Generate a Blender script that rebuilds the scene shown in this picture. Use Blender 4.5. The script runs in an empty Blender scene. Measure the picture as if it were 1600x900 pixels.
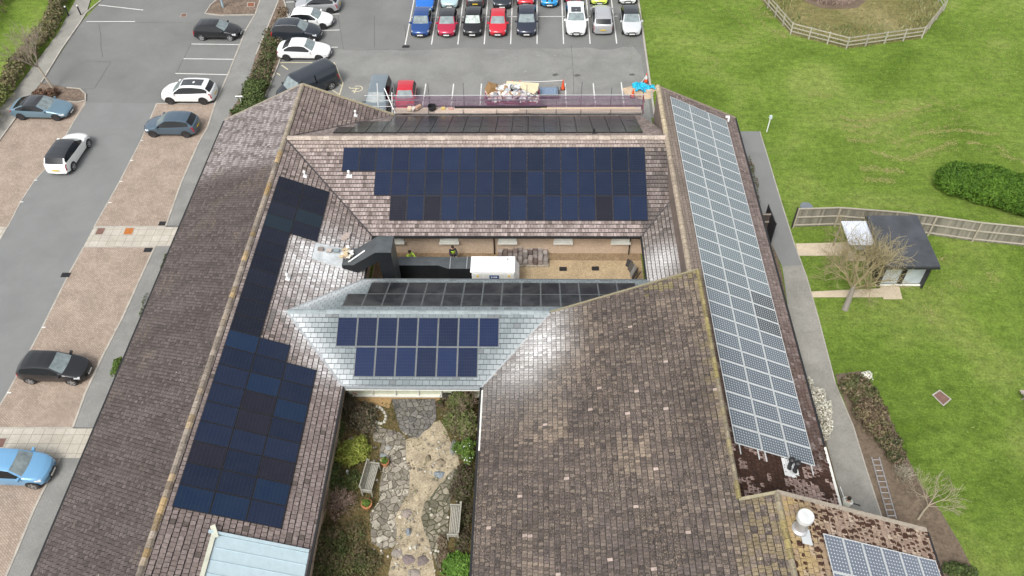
import bpy, bmesh, math, random
from math import sin, cos, tan, pi, radians, sqrt, atan2, floor, exp, hypot
from mathutils import Vector, Matrix, noise
from mathutils.geometry import tessellate_polygon
random.seed(7)
SC = bpy.context.scene
COL = SC.collection
# ------------------------------------------------------------ camera
PITCH, YAW, ROLL, FPX, CAMH = 0.8260876, 0.0382402, -0.0251371, 1303.0, 41.0
_f = Vector((-sin(YAW)*cos(PITCH), cos(YAW)*cos(PITCH), -sin(PITCH)))
_r0 = Vector((cos(YAW), sin(YAW), 0)); _u0 = _r0.cross(_f)
_r = cos(ROLL)*_r0 + sin(ROLL)*_u0; _u = -sin(ROLL)*_r0 + cos(ROLL)*_u0
EYE = Vector((0, 0, CAMH))
cd = bpy.data.cameras.new('drone_camera'); cam = bpy.data.objects.new('drone_camera', cd); COL.objects.link(cam)
cd.sensor_width = 36; cd.lens = FPX/1600*36; cd.clip_end = 2000; cd.clip_start = .5
m3 = Matrix((_r, _u, -_f)).transposed(); cam.matrix_world = Matrix.Translation(EYE) @ m3.to_4x4()
SC.camera = cam
def G(px, py, z=0.0):
    """surveyed photo point -> world position at height z"""
    d = (px-800)/FPX*_r - (py-450)/FPX*_u + _f
    return EYE + d*((z-CAMH)/d.z)
def G2(px, py, z=0.0):
    p = G(px, py, z); return (p.x, p.y)
# ------------------------------------------------------------ world, sun, exposure
SUN_EL, SUN_AZ = radians(52), radians(205)      # azimuth measured clockwise from north (+y)
w = bpy.data.worlds.new('World'); SC.world = w; w.use_nodes = True
nt = w.node_tree; nt.nodes.clear()
sky = nt.nodes.new('ShaderNodeTexSky'); sky.sky_type = 'NISHITA'; sky.sun_disc = False
sky.sun_elevation = SUN_EL; sky.sun_rotation = SUN_AZ; sky.dust_density = 4; sky.air_density = 1
hs = nt.nodes.new('ShaderNodeHueSaturation'); hs.inputs['Saturation'].default_value = .22
bg = nt.nodes.new('ShaderNodeBackground'); bg.inputs['Strength'].default_value = .15
out = nt.nodes.new('ShaderNodeOutputWorld')
nt.links.new(sky.outputs[0], hs.inputs['Color']); nt.links.new(hs.outputs[0], bg.inputs[0]); nt.links.new(bg.outputs[0], out.inputs[0])
sl = bpy.data.lights.new('sun', 'SUN'); sl.energy = 1.5; sl.angle = radians(17); sl.color = (1, .965, .92)
so = bpy.data.objects.new('sun', sl); COL.objects.link(so)
sd = Vector((sin(SUN_AZ)*cos(SUN_EL), cos(SUN_AZ)*cos(SUN_EL), sin(SUN_EL)))
so.rotation_euler = sd.to_track_quat('Z', 'Y').to_euler(); so.location = (0, 0, 60)
SC.view_settings.view_transform = 'Standard'; SC.view_settings.look = 'None'
SC.view_settings.exposure = 0.55; SC.view_settings.gamma = 1
SC.render.engine = 'CYCLES'
# ------------------------------------------------------------ materials
def new_mat(name):
    m = bpy.data.materials.new(name); m.use_nodes = True
    t = m.node_tree; b = t.nodes['Principled BSDF']; return m, t, b
def N(t, typ, **kw):
    n = t.nodes.new(typ)
    for k, v in kw.items():
        if k.startswith('i_'): n.inputs[k[2:].replace('_', ' ')].default_value = v
        else: setattr(n, k, v)
    return n
def rgb(c): return (c[0], c[1], c[2], 1)
def coords(t, space='Object', scale=None, rot=0):
    tc = N(t, 'ShaderNodeTexCoord'); o = tc.outputs[space]
    if scale or rot:
        mp = N(t, 'ShaderNodeMapping')
        if scale: mp.inputs['Scale'].default_value = scale
        mp.inputs['Rotation'].default_value = (0, 0, rot)
        t.links.new(o, mp.inputs['Vector']); o = mp.outputs[0]
    return o
def geo_pos(t): return N(t, 'ShaderNodeNewGeometry').outputs['Position']
def noise_ramp(t, vec, scale, stops, detail=4, rough=.6, dist=0):
    n = N(t, 'ShaderNodeTexNoise'); n.inputs['Scale'].default_value = scale; n.inputs['Detail'].default_value = detail
    n.inputs['Roughness'].default_value = rough; n.inputs['Distortion'].default_value = dist
    if vec: t.links.new(vec, n.inputs['Vector'])
    r = N(t, 'ShaderNodeValToRGB'); t.links.new(n.outputs['Fac'], r.inputs[0])
    e = r.color_ramp.elements
    e[0].position = stops[0][0]; e[0].color = rgb(stops[0][1]); e[1].position = stops[-1][0]; e[1].color = rgb(stops[-1][1])
    for p, c in stops[1:-1]:
        x = e.new(p); x.color = rgb(c)
    return r.outputs[0]
def mixc(t, a, b, fac, mode='MIX'):
    m = N(t, 'ShaderNodeMix', data_type='RGBA', blend_type=mode)
    for s, v in (('A', a), ('B', b)):
        i = [x for x in m.inputs if x.name == s and x.type == 'RGBA'][0]
        if hasattr(v, 'node'): t.links.new(v, i)
        else: i.default_value = rgb(v)
    f = m.inputs[0]
    if hasattr(fac, 'node'): t.links.new(fac, f)
    else: f.default_value = fac
    return [x for x in m.outputs if x.type == 'RGBA'][0]
def bump(t, b, h, strength=.5, dist=.02):
    n = N(t, 'ShaderNodeBump'); n.inputs['Strength'].default_value = strength; n.inputs['Distance'].default_value = dist
    t.links.new(h, n.inputs['Height']); t.links.new(n.outputs[0], b.inputs['Normal'])
G3 = lambda v: (v, v, v)
_mc = {}
def plain(name, col, rough=.6, metal=0, spec=.5, var=.12, vs=3.0, coat=0, emis=None):
    if name in _mc: return _mc[name]
    m, t, b = new_mat(name)
    c = noise_ramp(t, geo_pos(t), vs, [(.3, [x*(1-var) for x in col]), (.7, [min(1, x*(1+var)) for x in col])]) if var else None
    if c: t.links.new(c, b.inputs['Base Color'])
    else: b.inputs['Base Color'].default_value = rgb(col)
    b.inputs['Roughness'].default_value = rough; b.inputs['Metallic'].default_value = metal
    b.inputs['Specular IOR Level'].default_value = spec; b.inputs['Coat Weight'].default_value = coat
    b.inputs['Coat Roughness'].default_value = .06
    _mc[name] = m; return m
def vcol(name, rough=.85, lo=.75, hi=1.2, scale=9., bmp=.3, bscale=40, spec=.3, dist=.02):
    """per-face colour attribute times grain"""
    if name in _mc: return _mc[name]
    m, t, b = new_mat(name)
    a = N(t, 'ShaderNodeVertexColor', layer_name='Col').outputs[0]
    p = geo_pos(t)
    g = noise_ramp(t, p, scale, [(.28, G3(lo)), (.72, G3(hi))], detail=6, rough=.7)
    c = mixc(t, a, g, 1.0, 'MULTIPLY'); t.links.new(c, b.inputs['Base Color'])
    b.inputs['Roughness'].default_value = rough; b.inputs['Specular IOR Level'].default_value = spec
    if bmp:
        n = N(t, 'ShaderNodeTexNoise'); n.inputs['Scale'].default_value = bscale; t.links.new(p, n.inputs['Vector']); bump(t, b, n.outputs[0], bmp, dist)
    _mc[name] = m; return m
def tile_mat(name, speck=(.36, .32, .27), amount=.60, stretch=(1, 1, 1)):
    m, t, b = new_mat(name)
    a = N(t, 'ShaderNodeVertexColor', layer_name='Col').outputs[0]; p = geo_pos(t)
    g = noise_ramp(t, p, 9, [(.30, G3(.48)), (.5, G3(.98)), (.72, G3(1.55))], detail=9, rough=.8)
    c = mixc(t, a, g, 1.0, 'MULTIPLY')
    mp = N(t, 'ShaderNodeMapping'); mp.inputs['Scale'].default_value = stretch; t.links.new(p, mp.inputs[0])
    s = noise_ramp(t, mp.outputs[0], 8, [(amount, G3(0)), (amount+.05, G3(.75))], detail=9, rough=.82)
    big = noise_ramp(t, p, .33, [(.36, G3(.25)), (.62, G3(1))], detail=6, rough=.7, dist=.8); s = mixc(t, s, big, 1, 'MULTIPLY')
    c = mixc(t, c, speck, s)
    w_ = noise_ramp(t, p, 5, [(.735, G3(0)), (.75, G3(.8))], detail=3, rough=.6); c = mixc(t, c, (.55, .53, .48), w_)
    t.links.new(c, b.inputs['Base Color']); b.inputs['Roughness'].default_value = .82; b.inputs['Specular IOR Level'].default_value = .35
    n = N(t, 'ShaderNodeTexNoise'); n.inputs['Scale'].default_value = 30; n.inputs['Detail'].default_value = 5; t.links.new(p, n.inputs['Vector'])
    bump(t, b, n.outputs[0], .55, .02); return m
TILE = tile_mat('weathered_concrete_tile'); TILE2 = tile_mat('lichened_concrete_tile', (.42, .33, .235), .53, (2.6, 1.3, 2))
SLATE = vcol('grey_slate', .5, .85, 1.12, 6, .25, 25, .5)
FOL = vcol('foliage', .75, .8, 1.2, 4, 0)
BARK = vcol('bark', .9, .8, 1.2, 12, .3)
VC = vcol('weathered_surface', .8, .85, 1.12, 8, .2)
VCS = vcol('smooth_surface', .5, .93, 1.05, 5, 0)
# grass
def grass_mat(name, base):
    m, t, b = new_mat(name); p = geo_pos(t)
    c1 = noise_ramp(t, p, .13, [(.32, base[0]), (.5, base[1]), (.68, base[2])], detail=6, rough=.6, dist=.6)
    c2 = noise_ramp(t, p, 1.8, [(.3, G3(.66)), (.7, G3(1.30))], detail=8, rough=.7)
    c3 = noise_ramp(t, p, 6.5, [(.33, (.42, .52, .36)), (.5, G3(1)), (.68, (1.6, 1.45, 1.7))], detail=9, rough=.85)
    mp = N(t, 'ShaderNodeMapping'); mp.inputs['Scale'].default_value = (.30, 1.5, 1); mp.inputs['Rotation'].default_value = (0, 0, -.12); t.links.new(p, mp.inputs[0])
    c4 = noise_ramp(t, mp.outputs[0], .8, [(.34, G3(.87)), (.66, (1.13, 1.09, 1.0))], detail=7, rough=.7, dist=2.2)
    st = noise_ramp(t, p, 2.1, [(.60, G3(0)), (.70, G3(.4))], detail=8, rough=.72)
    c = mixc(t, c1, c2, 1, 'MULTIPLY'); c = mixc(t, c, c3, 1, 'MULTIPLY'); c = mixc(t, c, c4, 1, 'MULTIPLY'); c = mixc(t, c, (.25, .235, .09), st)
    t.links.new(c, b.inputs['Base Color']); b.inputs['Roughness'].default_value = .95; b.inputs['Specular IOR Level'].default_value = .1
    n = N(t, 'ShaderNodeTexNoise'); n.inputs['Scale'].default_value = 14; n.inputs['Detail'].default_value = 8; n.inputs['Roughness'].default_value = .8; t.links.new(p, n.inputs['Vector'])
    bump(t, b, n.outputs[0], 1, .11); return m
GRASS = grass_mat('lawn', ((.100, .168, .024), (.150, .235, .040), (.225, .290, .075)))
ROUGHGRASS = grass_mat('rough_grass', ((.15, .15, .05), (.22, .20, .09), (.30, .27, .14)))
SOILGRASS = grass_mat('garden_soil', ((.07, .08, .025), (.15, .12, .055), (.21, .165, .085)))
def ground_mat(name, a, b_, scale, speck, blot=.25, bs=.3, bmp=.3, rough=.9):
    m, t, b = new_mat(name); p = geo_pos(t)
    c = noise_ramp(t, p, scale, [(.35, a), (.65, b_)], detail=7, rough=.75)
    d = noise_ramp(t, p, bs, [(.3, G3(1-blot)), (.7, G3(1+blot*.6))], detail=7, rough=.62, dist=.4)
    c = mixc(t, c, d, 1, 'MULTIPLY')
    s = noise_ramp(t, p, 7, [(.66, G3(0)), (.72, G3(.5))], detail=9, rough=.8); c = mixc(t, c, speck, s)
    t.links.new(c, b.inputs['Base Color']); b.inputs['Roughness'].default_value = rough
    n = N(t, 'ShaderNodeTexNoise'); n.inputs['Scale'].default_value = 60; t.links.new(p, n.inputs['Vector']); bump(t, b, n.outputs[0], bmp, .01); return m
ASPH = ground_mat('asphalt', (.14, .142, .138), (.195, .197, .188), 22, (.26, .26, .25), .17, .22)
ASPH2 = ground_mat('asphalt_newer', (.17, .175, .17), (.20, .205, .20), 30, (.24, .24, .23), .10, .5)
CONC = ground_mat('concrete_path', (.22, .215, .19), (.30, .29, .26), 9, (.36, .34, .30), .2, .6)
FOOT = ground_mat('footway_tarmac', (.18, .18, .17), (.25, .25, .235), 14, (.33, .32, .29), .2, .5)
KERB = ground_mat('kerb_concrete', (.32, .30, .26), (.43, .40, .35), 12, (.22, .2, .16), .25, 1.2)
MULCH = ground_mat('bark_mulch', (.07, .045, .032), (.26, .20, .15), 7, (.40, .33, .26), .3, 1.0, 1)
PAINT = ground_mat('road_paint', (.55, .55, .53), (.72, .72, .69), 8, (.36, .36, .35), .15, 1.2, .1)
YPAINT = ground_mat('cream_road_paint', (.50, .45, .30), (.62, .57, .40), 8, (.3, .29, .25), .15, 1.2, .1)
GRAVEL = ground_mat('pale_gravel', (.22, .16, .09), (.58, .45, .28), 16, (.66, .57, .42), .18, .7, 1)
SAND = ground_mat('spilled_sand', (.42, .30, .19), (.56, .45, .33), 6, (.6, .52, .42), .2, 1.2)
DIRT = ground_mat('brown_soil', (.10, .075, .05), (.20, .15, .105), 5, (.27, .22, .16), .3, .6, 1)
TARLINE = plain('tar_joint', (.085, .085, .08), .9, var=.2)
def brick_mat(name, c1, c2, mortar, bw, bh, ms=.02, rot=0, off=.5, var=(.8, 1.15), bmp=.3, space='Object', zwall=None):
    m, t, b = new_mat(name); p = geo_pos(t)
    if zwall:   # wall: map (horizontal run, z)
        sx = N(t, 'ShaderNodeSeparateXYZ'); t.links.new(p, sx.inputs[0])
        ad = N(t, 'ShaderNodeMath', operation='ADD'); t.links.new(sx.outputs[0], ad.inputs[0]); t.links.new(sx.outputs[1], ad.inputs[1])
        cb = N(t, 'ShaderNodeCombineXYZ'); t.links.new(ad.outputs[0], cb.inputs[0]); t.links.new(sx.outputs[2], cb.inputs[1]); v = cb.outputs[0]
    else:
        mp = N(t, 'ShaderNodeMapping'); mp.inputs['Rotation'].default_value = (0, 0, rot); t.links.new(p, mp.inputs[0]); v = mp.outputs[0]
    br = N(t, 'ShaderNodeTexBrick'); t.links.new(v, br.inputs['Vector']); br.offset = off
    br.inputs['Color1'].default_value = rgb(c1); br.inputs['Color2'].default_value = rgb(c2); br.inputs['Mortar'].default_value = rgb(mortar)
    br.inputs['Scale'].default_value = 1; br.inputs['Brick Width'].default_value = bw; br.inputs['Row Height'].default_value = bh
    br.inputs['Mortar Size'].default_value = ms; br.inputs['Mortar Smooth'].default_value = .3
    d = noise_ramp(t, p, .8, [(.3, G3(var[0])), (.7, G3(var[1]))], detail=8, rough=.65, dist=.4)
    d2 = noise_ramp(t, p, 9, [(.3, G3(.85)), (.7, G3(1.12))], detail=8, rough=.7)
    c = mixc(t, br.outputs[0], d, 1, 'MULTIPLY'); c = mixc(t, c, d2, 1, 'MULTIPLY')
    t.links.new(c, b.inputs['Base Color']); b.inputs['Roughness'].default_value = .9; bump(t, b, br.outputs['Fac'], -bmp, .01); return m
BLOCK = brick_mat('block_paving', (.30, .235, .185), (.38, .305, .245), (.21, .165, .13), .22, .11, .012, radians(38), var=(.78, 1.12))
SLAB = brick_mat('concrete_slabs', (.40, .37, .31), (.47, .44, .38), (.20, .19, .15), .62, .62, .014, 0, 0, var=(.85, 1.08))
BUFF = brick_mat('buff_brickwork', (.52, .40, .29), (.60, .47, .35), (.38, .30, .23), .225, .075, .012, zwall=True, var=(.9, 1.08))
def crazy_mat(name, c1, c2, joint, scale, edge=.05):
    m, t, b = new_mat(name); p = geo_pos(t)
    nz = N(t, 'ShaderNodeTexNoise'); nz.inputs['Scale'].default_value = 2.2; t.links.new(p, nz.inputs['Vector'])
    pv = mixc(t, p, nz.outputs['Color'], .22, 'LINEAR_LIGHT')
    v1 = N(t, 'ShaderNodeTexVoronoi', feature='DISTANCE_TO_EDGE', voronoi_dimensions='2D'); v1.inputs['Scale'].default_value = scale; t.links.new(pv, v1.inputs['Vector'])
    v2 = N(t, 'ShaderNodeTexVoronoi', voronoi_dimensions='2D'); v2.inputs['Scale'].default_value = scale; t.links.new(pv, v2.inputs['Vector'])
    c = mixc(t, c1, c2, v2.outputs['Color'])
    g = noise_ramp(t, p, 4, [(.3, G3(.5)), (.7, G3(1.35))], detail=9, rough=.8); c = mixc(t, c, g, 1, 'MULTIPLY')
    r = N(t, 'ShaderNodeValToRGB'); r.color_ramp.elements[0].position = edge*.6; r.color_ramp.elements[1].position = edge*1.6; t.links.new(v1.outputs['Distance'], r.inputs[0])
    c = mixc(t, joint, c, r.outputs[0]); t.links.new(c, b.inputs['Base Color']); b.inputs['Roughness'].default_value = .9
    bump(t, b, r.outputs[0], .6, .03); return m
CRAZY = crazy_mat('crazy_paving', (.13, .115, .09), (.42, .38, .31), (.075, .065, .04), 2.7, .05)
CRAZYD = crazy_mat('dark_crazy_paving', (.10, .095, .09), (.24, .225, .20), (.04, .038, .03), 3.2, .05)
CRAZY2 = crazy_mat('mossy_crazy_paving', (.09, .085, .055), (.34, .30, .23), (.06, .06, .03), 2.9, .08)
# solar glass with per panel tint and busbar lines (UV in metres)
def pv_mat(name, line_col, cell_u, cell_v, lw, rough, spec, dots=None, lineamt=1, dirt=0):
    m, t, b = new_mat(name)
    a = N(t, 'ShaderNodeVertexColor', layer_name='Col').outputs[0]
    uv = N(t, 'ShaderNodeUVMap', uv_map='UV').outputs[0]
    br = N(t, 'ShaderNodeTexBrick'); br.offset = 0; t.links.new(uv, br.inputs['Vector'])
    br.inputs['Scale'].default_value = 1; br.inputs['Brick Width'].default_value = cell_u; br.inputs['Row Height'].default_value = cell_v
    br.inputs['Mortar Size'].default_value = lw; br.inputs['Mortar Smooth'].default_value = .2
    ml = N(t, 'ShaderNodeMath', operation='MULTIPLY'); t.links.new(br.outputs['Fac'], ml.inputs[0]); ml.inputs[1].default_value = lineamt
    c = mixc(t, a, line_col, ml.outputs[0])
    if dots:   # white diamonds where four cells meet
        mp = N(t, 'ShaderNodeVectorMath', operation='DIVIDE'); t.links.new(uv, mp.inputs[0]); mp.inputs[1].default_value = (cell_u, cell_v, 1)
        fr = N(t, 'ShaderNodeVectorMath', operation='FRACTION'); t.links.new(mp.outputs[0], fr.inputs[0])
        sb = N(t, 'ShaderNodeVectorMath', operation='SUBTRACT'); t.links.new(fr.outputs[0], sb.inputs[0]); sb.inputs[1].default_value = (.5, .5, 0)
        ab = N(t, 'ShaderNodeVectorMath', operation='ABSOLUTE'); t.links.new(sb.outputs[0], ab.inputs[0])
        sx = N(t, 'ShaderNodeSeparateXYZ'); t.links.new(ab.outputs[0], sx.inputs[0])
        ad = N(t, 'ShaderNodeMath', operation='ADD'); t.links.new(sx.outputs[0], ad.inputs[0]); t.links.new(sx.outputs[1], ad.inputs[1])
        gt = N(t, 'ShaderNodeMath', operation='GREATER_THAN'); t.links.new(ad.outputs[0], gt.inputs[0]); gt.inputs[1].default_value = 1-dots
        c = mixc(t, c, (.72, .74, .74), gt.outputs[0])
    if dirt:
        s = noise_ramp(t, geo_pos(t), 1.1, [(.4, G3(0)), (.8, G3(dirt))], detail=8, rough=.7); c = mixc(t, c, (.3, .3, .29), s)
    t.links.new(c, b.inputs['Base Color']); b.inputs['Roughness'].default_value = rough; b.inputs['Specular IOR Level'].default_value = spec
    return m
PVD = pv_mat('black_solar_glass', (.05, .065, .10), .19, .095, .006, .25, .22, lineamt=.5, dirt=.02)
PVG = pv_mat('dusty_black_solar_glass', (.05, .055, .065), .19, .095, .005, .3, .4, lineamt=.5, dirt=.22)
PVW = pv_mat('blue_grey_solar_glass', (.36, .41, .43), .158, .158, .006, .25, .5, dots=.19, lineamt=.5, dirt=.06)
PVF = plain('black_anodised_frame', (.025, .025, .028), .4, .3, var=0)
PVA = plain('aluminium_frame', (.62, .64, .64), .4, .2, var=.06)
GLASSD = plain('tinted_car_glass', (.012, .014, .016), .08, spec=.4, var=0)
WIND = plain('windscreen_glass', (.19, .23, .235), .10, spec=.9, var=.3, vs=2.5)  # pale mottled base colour stands in for sky reflected on the screen
TYRE = plain('tyre_rubber', (.018, .018, .019), .8, var=.1)
BLK = plain('black_plastic', (.02, .02, .022), .5, var=.15)
CHROME = plain('alloy_rim', (.45, .46, .47), .3, .7, var=.05)
DRIM = plain('dark_alloy_rim', (.07, .07, .075), .35, .6, var=.05)
LAMP = plain('headlamp_lens', (.62, .65, .66), .12, spec=.8, var=.1)
TAIL = plain('tail_lamp_lens', (.35, .01, .02), .2, spec=.7, var=.1)
PLW = plain('white_plate', (.7, .7, .68), .5, var=0); PLY = plain('yellow_plate', (.65, .45, .04), .5, var=0)
WHITE = plain('white_metal', (.78, .79, .78), .4, var=.04)
UPVC = plain('white_window_frame', (.72, .72, .66), .5, var=.06)
CREAM = plain('cream_panel', (.55, .57, .44), .6, var=.1)
TIMB = plain('weathered_timber', (.30, .26, .20), .85, var=.3, vs=6)
DUCT = plain('black_duct_metal', (.010, .012, .014), .5, .0, spec=.35, var=.1)
DUCTG = plain('dark_grey_duct_top', (.085, .095, .10), .42, .2, var=.25, vs=2)
GUT = plain('black_gutter', (.014, .014, .015), .5, var=0)
STEEL = plain('galvanised_tube', (.46, .46, .47), .45, .5, var=.1)
# ------------------------------------------------------------ mesh builder
class MB:
    def __init__(s): s.v = []; s.f = []; s.c = []; s.uv = []; s.m = []
    def face(s, pts, col=(1, 1, 1), uv=None, mi=0):
        n = len(s.v); s.v += [tuple(p) for p in pts]; s.f.append(tuple(range(n, n+len(pts)))); s.c.append(col); s.uv.append(uv); s.m.append(mi)
    def box(s, c, d, rz=0, col=(1, 1, 1), mi=0, rot=None, jit=0):
        hx, hy, hz = d[0]/2, d[1]/2, d[2]/2; M = rot if rot else Matrix.Rotation(rz, 3, 'Z'); c = Vector(c)
        P = [c + M @ Vector((a*hx, b*hy, e*hz)) for a in (-1, 1) for b in (-1, 1) for e in (-1, 1)]
        for q in ((0, 1, 3, 2), (4, 6, 7, 5), (0, 4, 5, 1), (2, 3, 7, 6), (0, 2, 6, 4), (1, 5, 7, 3)):
            s.face([P[i] for i in q], col, mi=mi)
    def poly(s, pts, z, col=(1, 1, 1), mi=0, zf=None):
        P = [Vector((p[0], p[1], 0)) for p in pts]
        for tr in tessellate_polygon([P]):
            q = [P[i] for i in tr]
            if (q[1]-q[0]).cross(q[2]-q[0]).z < 0: q.reverse()
            s.face([(a.x, a.y, zf(a.x, a.y) if zf else z) for a in q], col, mi=mi)
    def prism(s, pts, z0, z1, col=(1, 1, 1), mi=0):
        s.poly(pts, z1, col, mi); n = len(pts)
        ar = sum(pts[i][0]*pts[(i+1) % n][1]-pts[(i+1) % n][0]*pts[i][1] for i in range(n))
        P = pts if ar > 0 else pts[::-1]
        for i in range(n):
            a, b = P[i], P[(i+1) % n]; s.face([(a[0], a[1], z0), (b[0], b[1], z0), (b[0], b[1], z1), (a[0], a[1], z1)], col, mi=mi)
    def tube(s, pts, r, n=6, col=(1, 1, 1), mi=0, cap=True):
        pts = [Vector(p) for p in pts]; R = r if isinstance(r, (list, tuple)) else [r]*len(pts)
        rings = []
        for i, p in enumerate(pts):
            d = (pts[min(i+1, len(pts)-1)]-pts[max(i-1, 0)])
            if d.length < 1e-9: d = Vector((0, 0, 1))
            d.normalize(); a = d.cross(Vector((0, 0, 1)) if abs(d.z) < .9 else Vector((1, 0, 0))).normalized(); b = d.cross(a)
            base = len(s.v); s.v += [tuple(p+R[i]*(cos(2*pi*k/n)*a+sin(2*pi*k/n)*b)) for k in range(n)]; rings.append(base)
        for i in range(len(rings)-1):
            for k in range(n):
                k2 = (k+1) % n; s.f.append((rings[i]+k, rings[i+1]+k, rings[i+1]+k2, rings[i]+k2)); s.c.append(col); s.uv.append(None); s.m.append(mi)
        if cap and n > 3:
            s.f.append(tuple(rings[0]+k for k in range(n))); s.f.append(tuple(rings[-1]+k for k in reversed(range(n))))
            s.c += [col]*2; s.uv += [None]*2; s.m += [mi]*2
    def lathe(s, c, prof, n=14, col=(1, 1, 1), mi=0):
        base = len(s.v)
        for (r, z) in prof: s.v += [(c[0]+r*cos(2*pi*k/n), c[1]+r*sin(2*pi*k/n), c[2]+z) for k in range(n)]
        for i in range(len(prof)-1):
            for k in range(n):
                k2 = (k+1) % n; s.f.append((base+i*n+k, base+i*n+k2, base+(i+1)*n+k2, base+(i+1)*n+k)); s.c.append(col); s.uv.append(None); s.m.append(mi)
        s.f.append(tuple(base+(len(prof)-1)*n+k for k in range(n))); s.c.append(col); s.uv.append(None); s.m.append(mi)
    def ribbon(s, pts, wd, z, col=(1, 1, 1), h=0, mi=0):
        n = len(pts); L = []; R = []
        for i in range(n):
            a = Vector(pts[max(i-1, 0)][:2]); b = Vector(pts[min(i+1, n-1)][:2]); d = (b-a).normalized(); q = Vector((-d.y, d.x))*wd/2; p = Vector(pts[i][:2]); L.append(p+q); R.append(p-q)
        for i in range(n-1):
            s.face([(R[i].x, R[i].y, z), (R[i+1].x, R[i+1].y, z), (L[i+1].x, L[i+1].y, z), (L[i].x, L[i].y, z)], col, mi=mi)
            if h:
                s.face([(R[i].x, R[i].y, z-h), (R[i+1].x, R[i+1].y, z-h), (R[i+1].x, R[i+1].y, z), (R[i].x, R[i].y, z)], col, mi=mi)
                s.face([(L[i+1].x, L[i+1].y, z-h), (L[i].x, L[i].y, z-h), (L[i].x, L[i].y, z), (L[i+1].x, L[i+1].y, z)], col, mi=mi)
    def build(s, name, mats, parent=None, smooth=False, world=True, uvs=False):
        me = bpy.data.meshes.new(name)
        off = Vector(parent.location) if (parent is not None and world) else Vector((0, 0, 0))
        if parent is not None and world and parent.get('_off') is not None: off = Vector(parent['_off'])
        me.from_pydata([tuple(Vector(p)-off) for p in s.v] if off.length else s.v, [], s.f)
        if not isinstance(mats, (list, tuple)): mats = [mats]
        for m in mats: me.materials.append(m)
        me.polygons.foreach_set('material_index', s.m)
        at = me.color_attributes.new('Col', 'FLOAT_COLOR', 'CORNER'); buf = []
        for f, c in zip(s.f, s.c): buf += [c[0], c[1], c[2], 1]*len(f)
        at.data.foreach_set('color', buf)
        if uvs:
            ul = me.uv_layers.new(name='UV'); b2 = []
            for f, u in zip(s.f, s.uv):
                for k in range(len(f)): b2 += list(u[k]) if u else [0, 0]
            ul.data.foreach_set('uv', b2)
        if smooth: me.polygons.foreach_set('use_smooth', [True]*len(me.polygons))
        o = bpy.data.objects.new(name, me); COL.objects.link(o)
        if parent is not None: o.parent = parent
        return o
def tag(o, label=None, cat=None, group=None, kind=None):
    if label: o['label'] = label
    if cat: o['category'] = cat
    if group: o['group'] = group
    if kind: o['kind'] = kind
    return o
def thing(name, label, cat, loc=(0, 0, 0), rz=0, group=None):
    o = bpy.data.objects.new(name, None); COL.objects.link(o); o.location = loc; o.rotation_euler = (0, 0, rz); o.empty_display_size = .3
    return tag(o, label, cat, group)
def struct(mb, name, mat, **k): return tag(mb.build(name, mat, **k), kind='structure')
def one(mb, name, mat, label, cat, group=None, smooth=False):
    """a thing that is a single mesh, origin at its base"""
    xs = [p[0] for p in mb.v]; ys = [p[1] for p in mb.v]; zs = [p[2] for p in mb.v]
    c = Vector(((min(xs)+max(xs))/2, (min(ys)+max(ys))/2, min(zs))); mb.v = [tuple(Vector(p)-c) for p in mb.v]
    o = mb.build(name, mat, smooth=smooth); o.location = c; return tag(o, label, cat, group)
def jit(c, a): k = 1+random.uniform(-a, a); return (c[0]*k, c[1]*k, c[2]*k)
def lerp(a, b, t): return a+(b-a)*t
def lerpc(a, b, t): return tuple(lerp(a[i], b[i], t) for i in range(3))
def PX(*pts): return [G2(x, y) for x, y in pts]
# ------------------------------------------------------------ ground
g = MB(); n = 24
for i in range(n):
    for j in range(n):
        x0, x1, y0, y1 = -260+520*i/n, -260+520*(i+1)/n, -120+520*j/n, -120+520*(j+1)/n
        g.face([(x0, y0, 0), (x1, y0, 0), (x1, y1, 0), (x0, y1, 0)])
struct(g, 'ground', GRASS)
Z1, Z2, Z3, Z4 = .010, .016, .022, .028
g = MB(); g.poly(PX((240, -150), (160, 0), (125, 37), (65, 130), (0, 220), (-330, 700), (-330, 1000), (200, 1000), (400, 184), (1022.5, 184), (999, 12), (975, -150)), Z1); struct(g, 'road', ASPH)
# a smoother resurfaced carriageway between the block paved bays
g = MB(); g.poly(PX((134, 160), (245, 162), (215, 225), (187, 284), (147, 355), (110, 424), (66, 512), (12, 614), (-25, 675), (-200, 975), (-520, 975), (-330, 860), (-120, 560), (12, 355), (54, 282), (109, 201)), Z2); struct(g, 'road_surface_dressing', ASPH2)
g = MB()
g.poly(PX((25, 185), (75, 148), (134, 159), (133, 165), (109, 201), (75, 260), (54, 282), (32, 316), (12, 355), (-75, 352), (-120, 340), (0, 220)), Z3)
g.poly(PX((0, 377), (-80, 500), (-330, 900), (-400, 800), (-200, 500), (-75, 376)), Z3)
g.poly(PX((245, 162), (337, 162), (325, 200), (312, 222), (284, 286), (260, 353), (147, 355), (187, 284), (220, 220)), Z3)
g.poly(PX((132, 386), (243, 386), (225, 425), (191, 500), (159, 562), (134, 616), (115, 669), (-22, 669), (12, 614), (40, 561), (66, 512), (110, 424)), Z3)
g.poly(PX((-48, 717), (95, 717), (68, 769), (54, 798), (20, 880), (-25, 980), (-205, 980)), Z3)
struct(g, 'block_paving_bays', BLOCK)
g = MB(); g.poly(PX((147, 355.5), (287, 355.5), (272, 385), (131, 385)), Z4+.004); g.poly(PX((-22, 670), (150, 670), (127, 716.5), (-47, 716.5)), Z4+.004)
g.poly(PX((-120, 352), (12, 355), (0, 376), (-100, 376)), Z4+.004); struct(g, 'slab_crossing_paths', SLAB)
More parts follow.
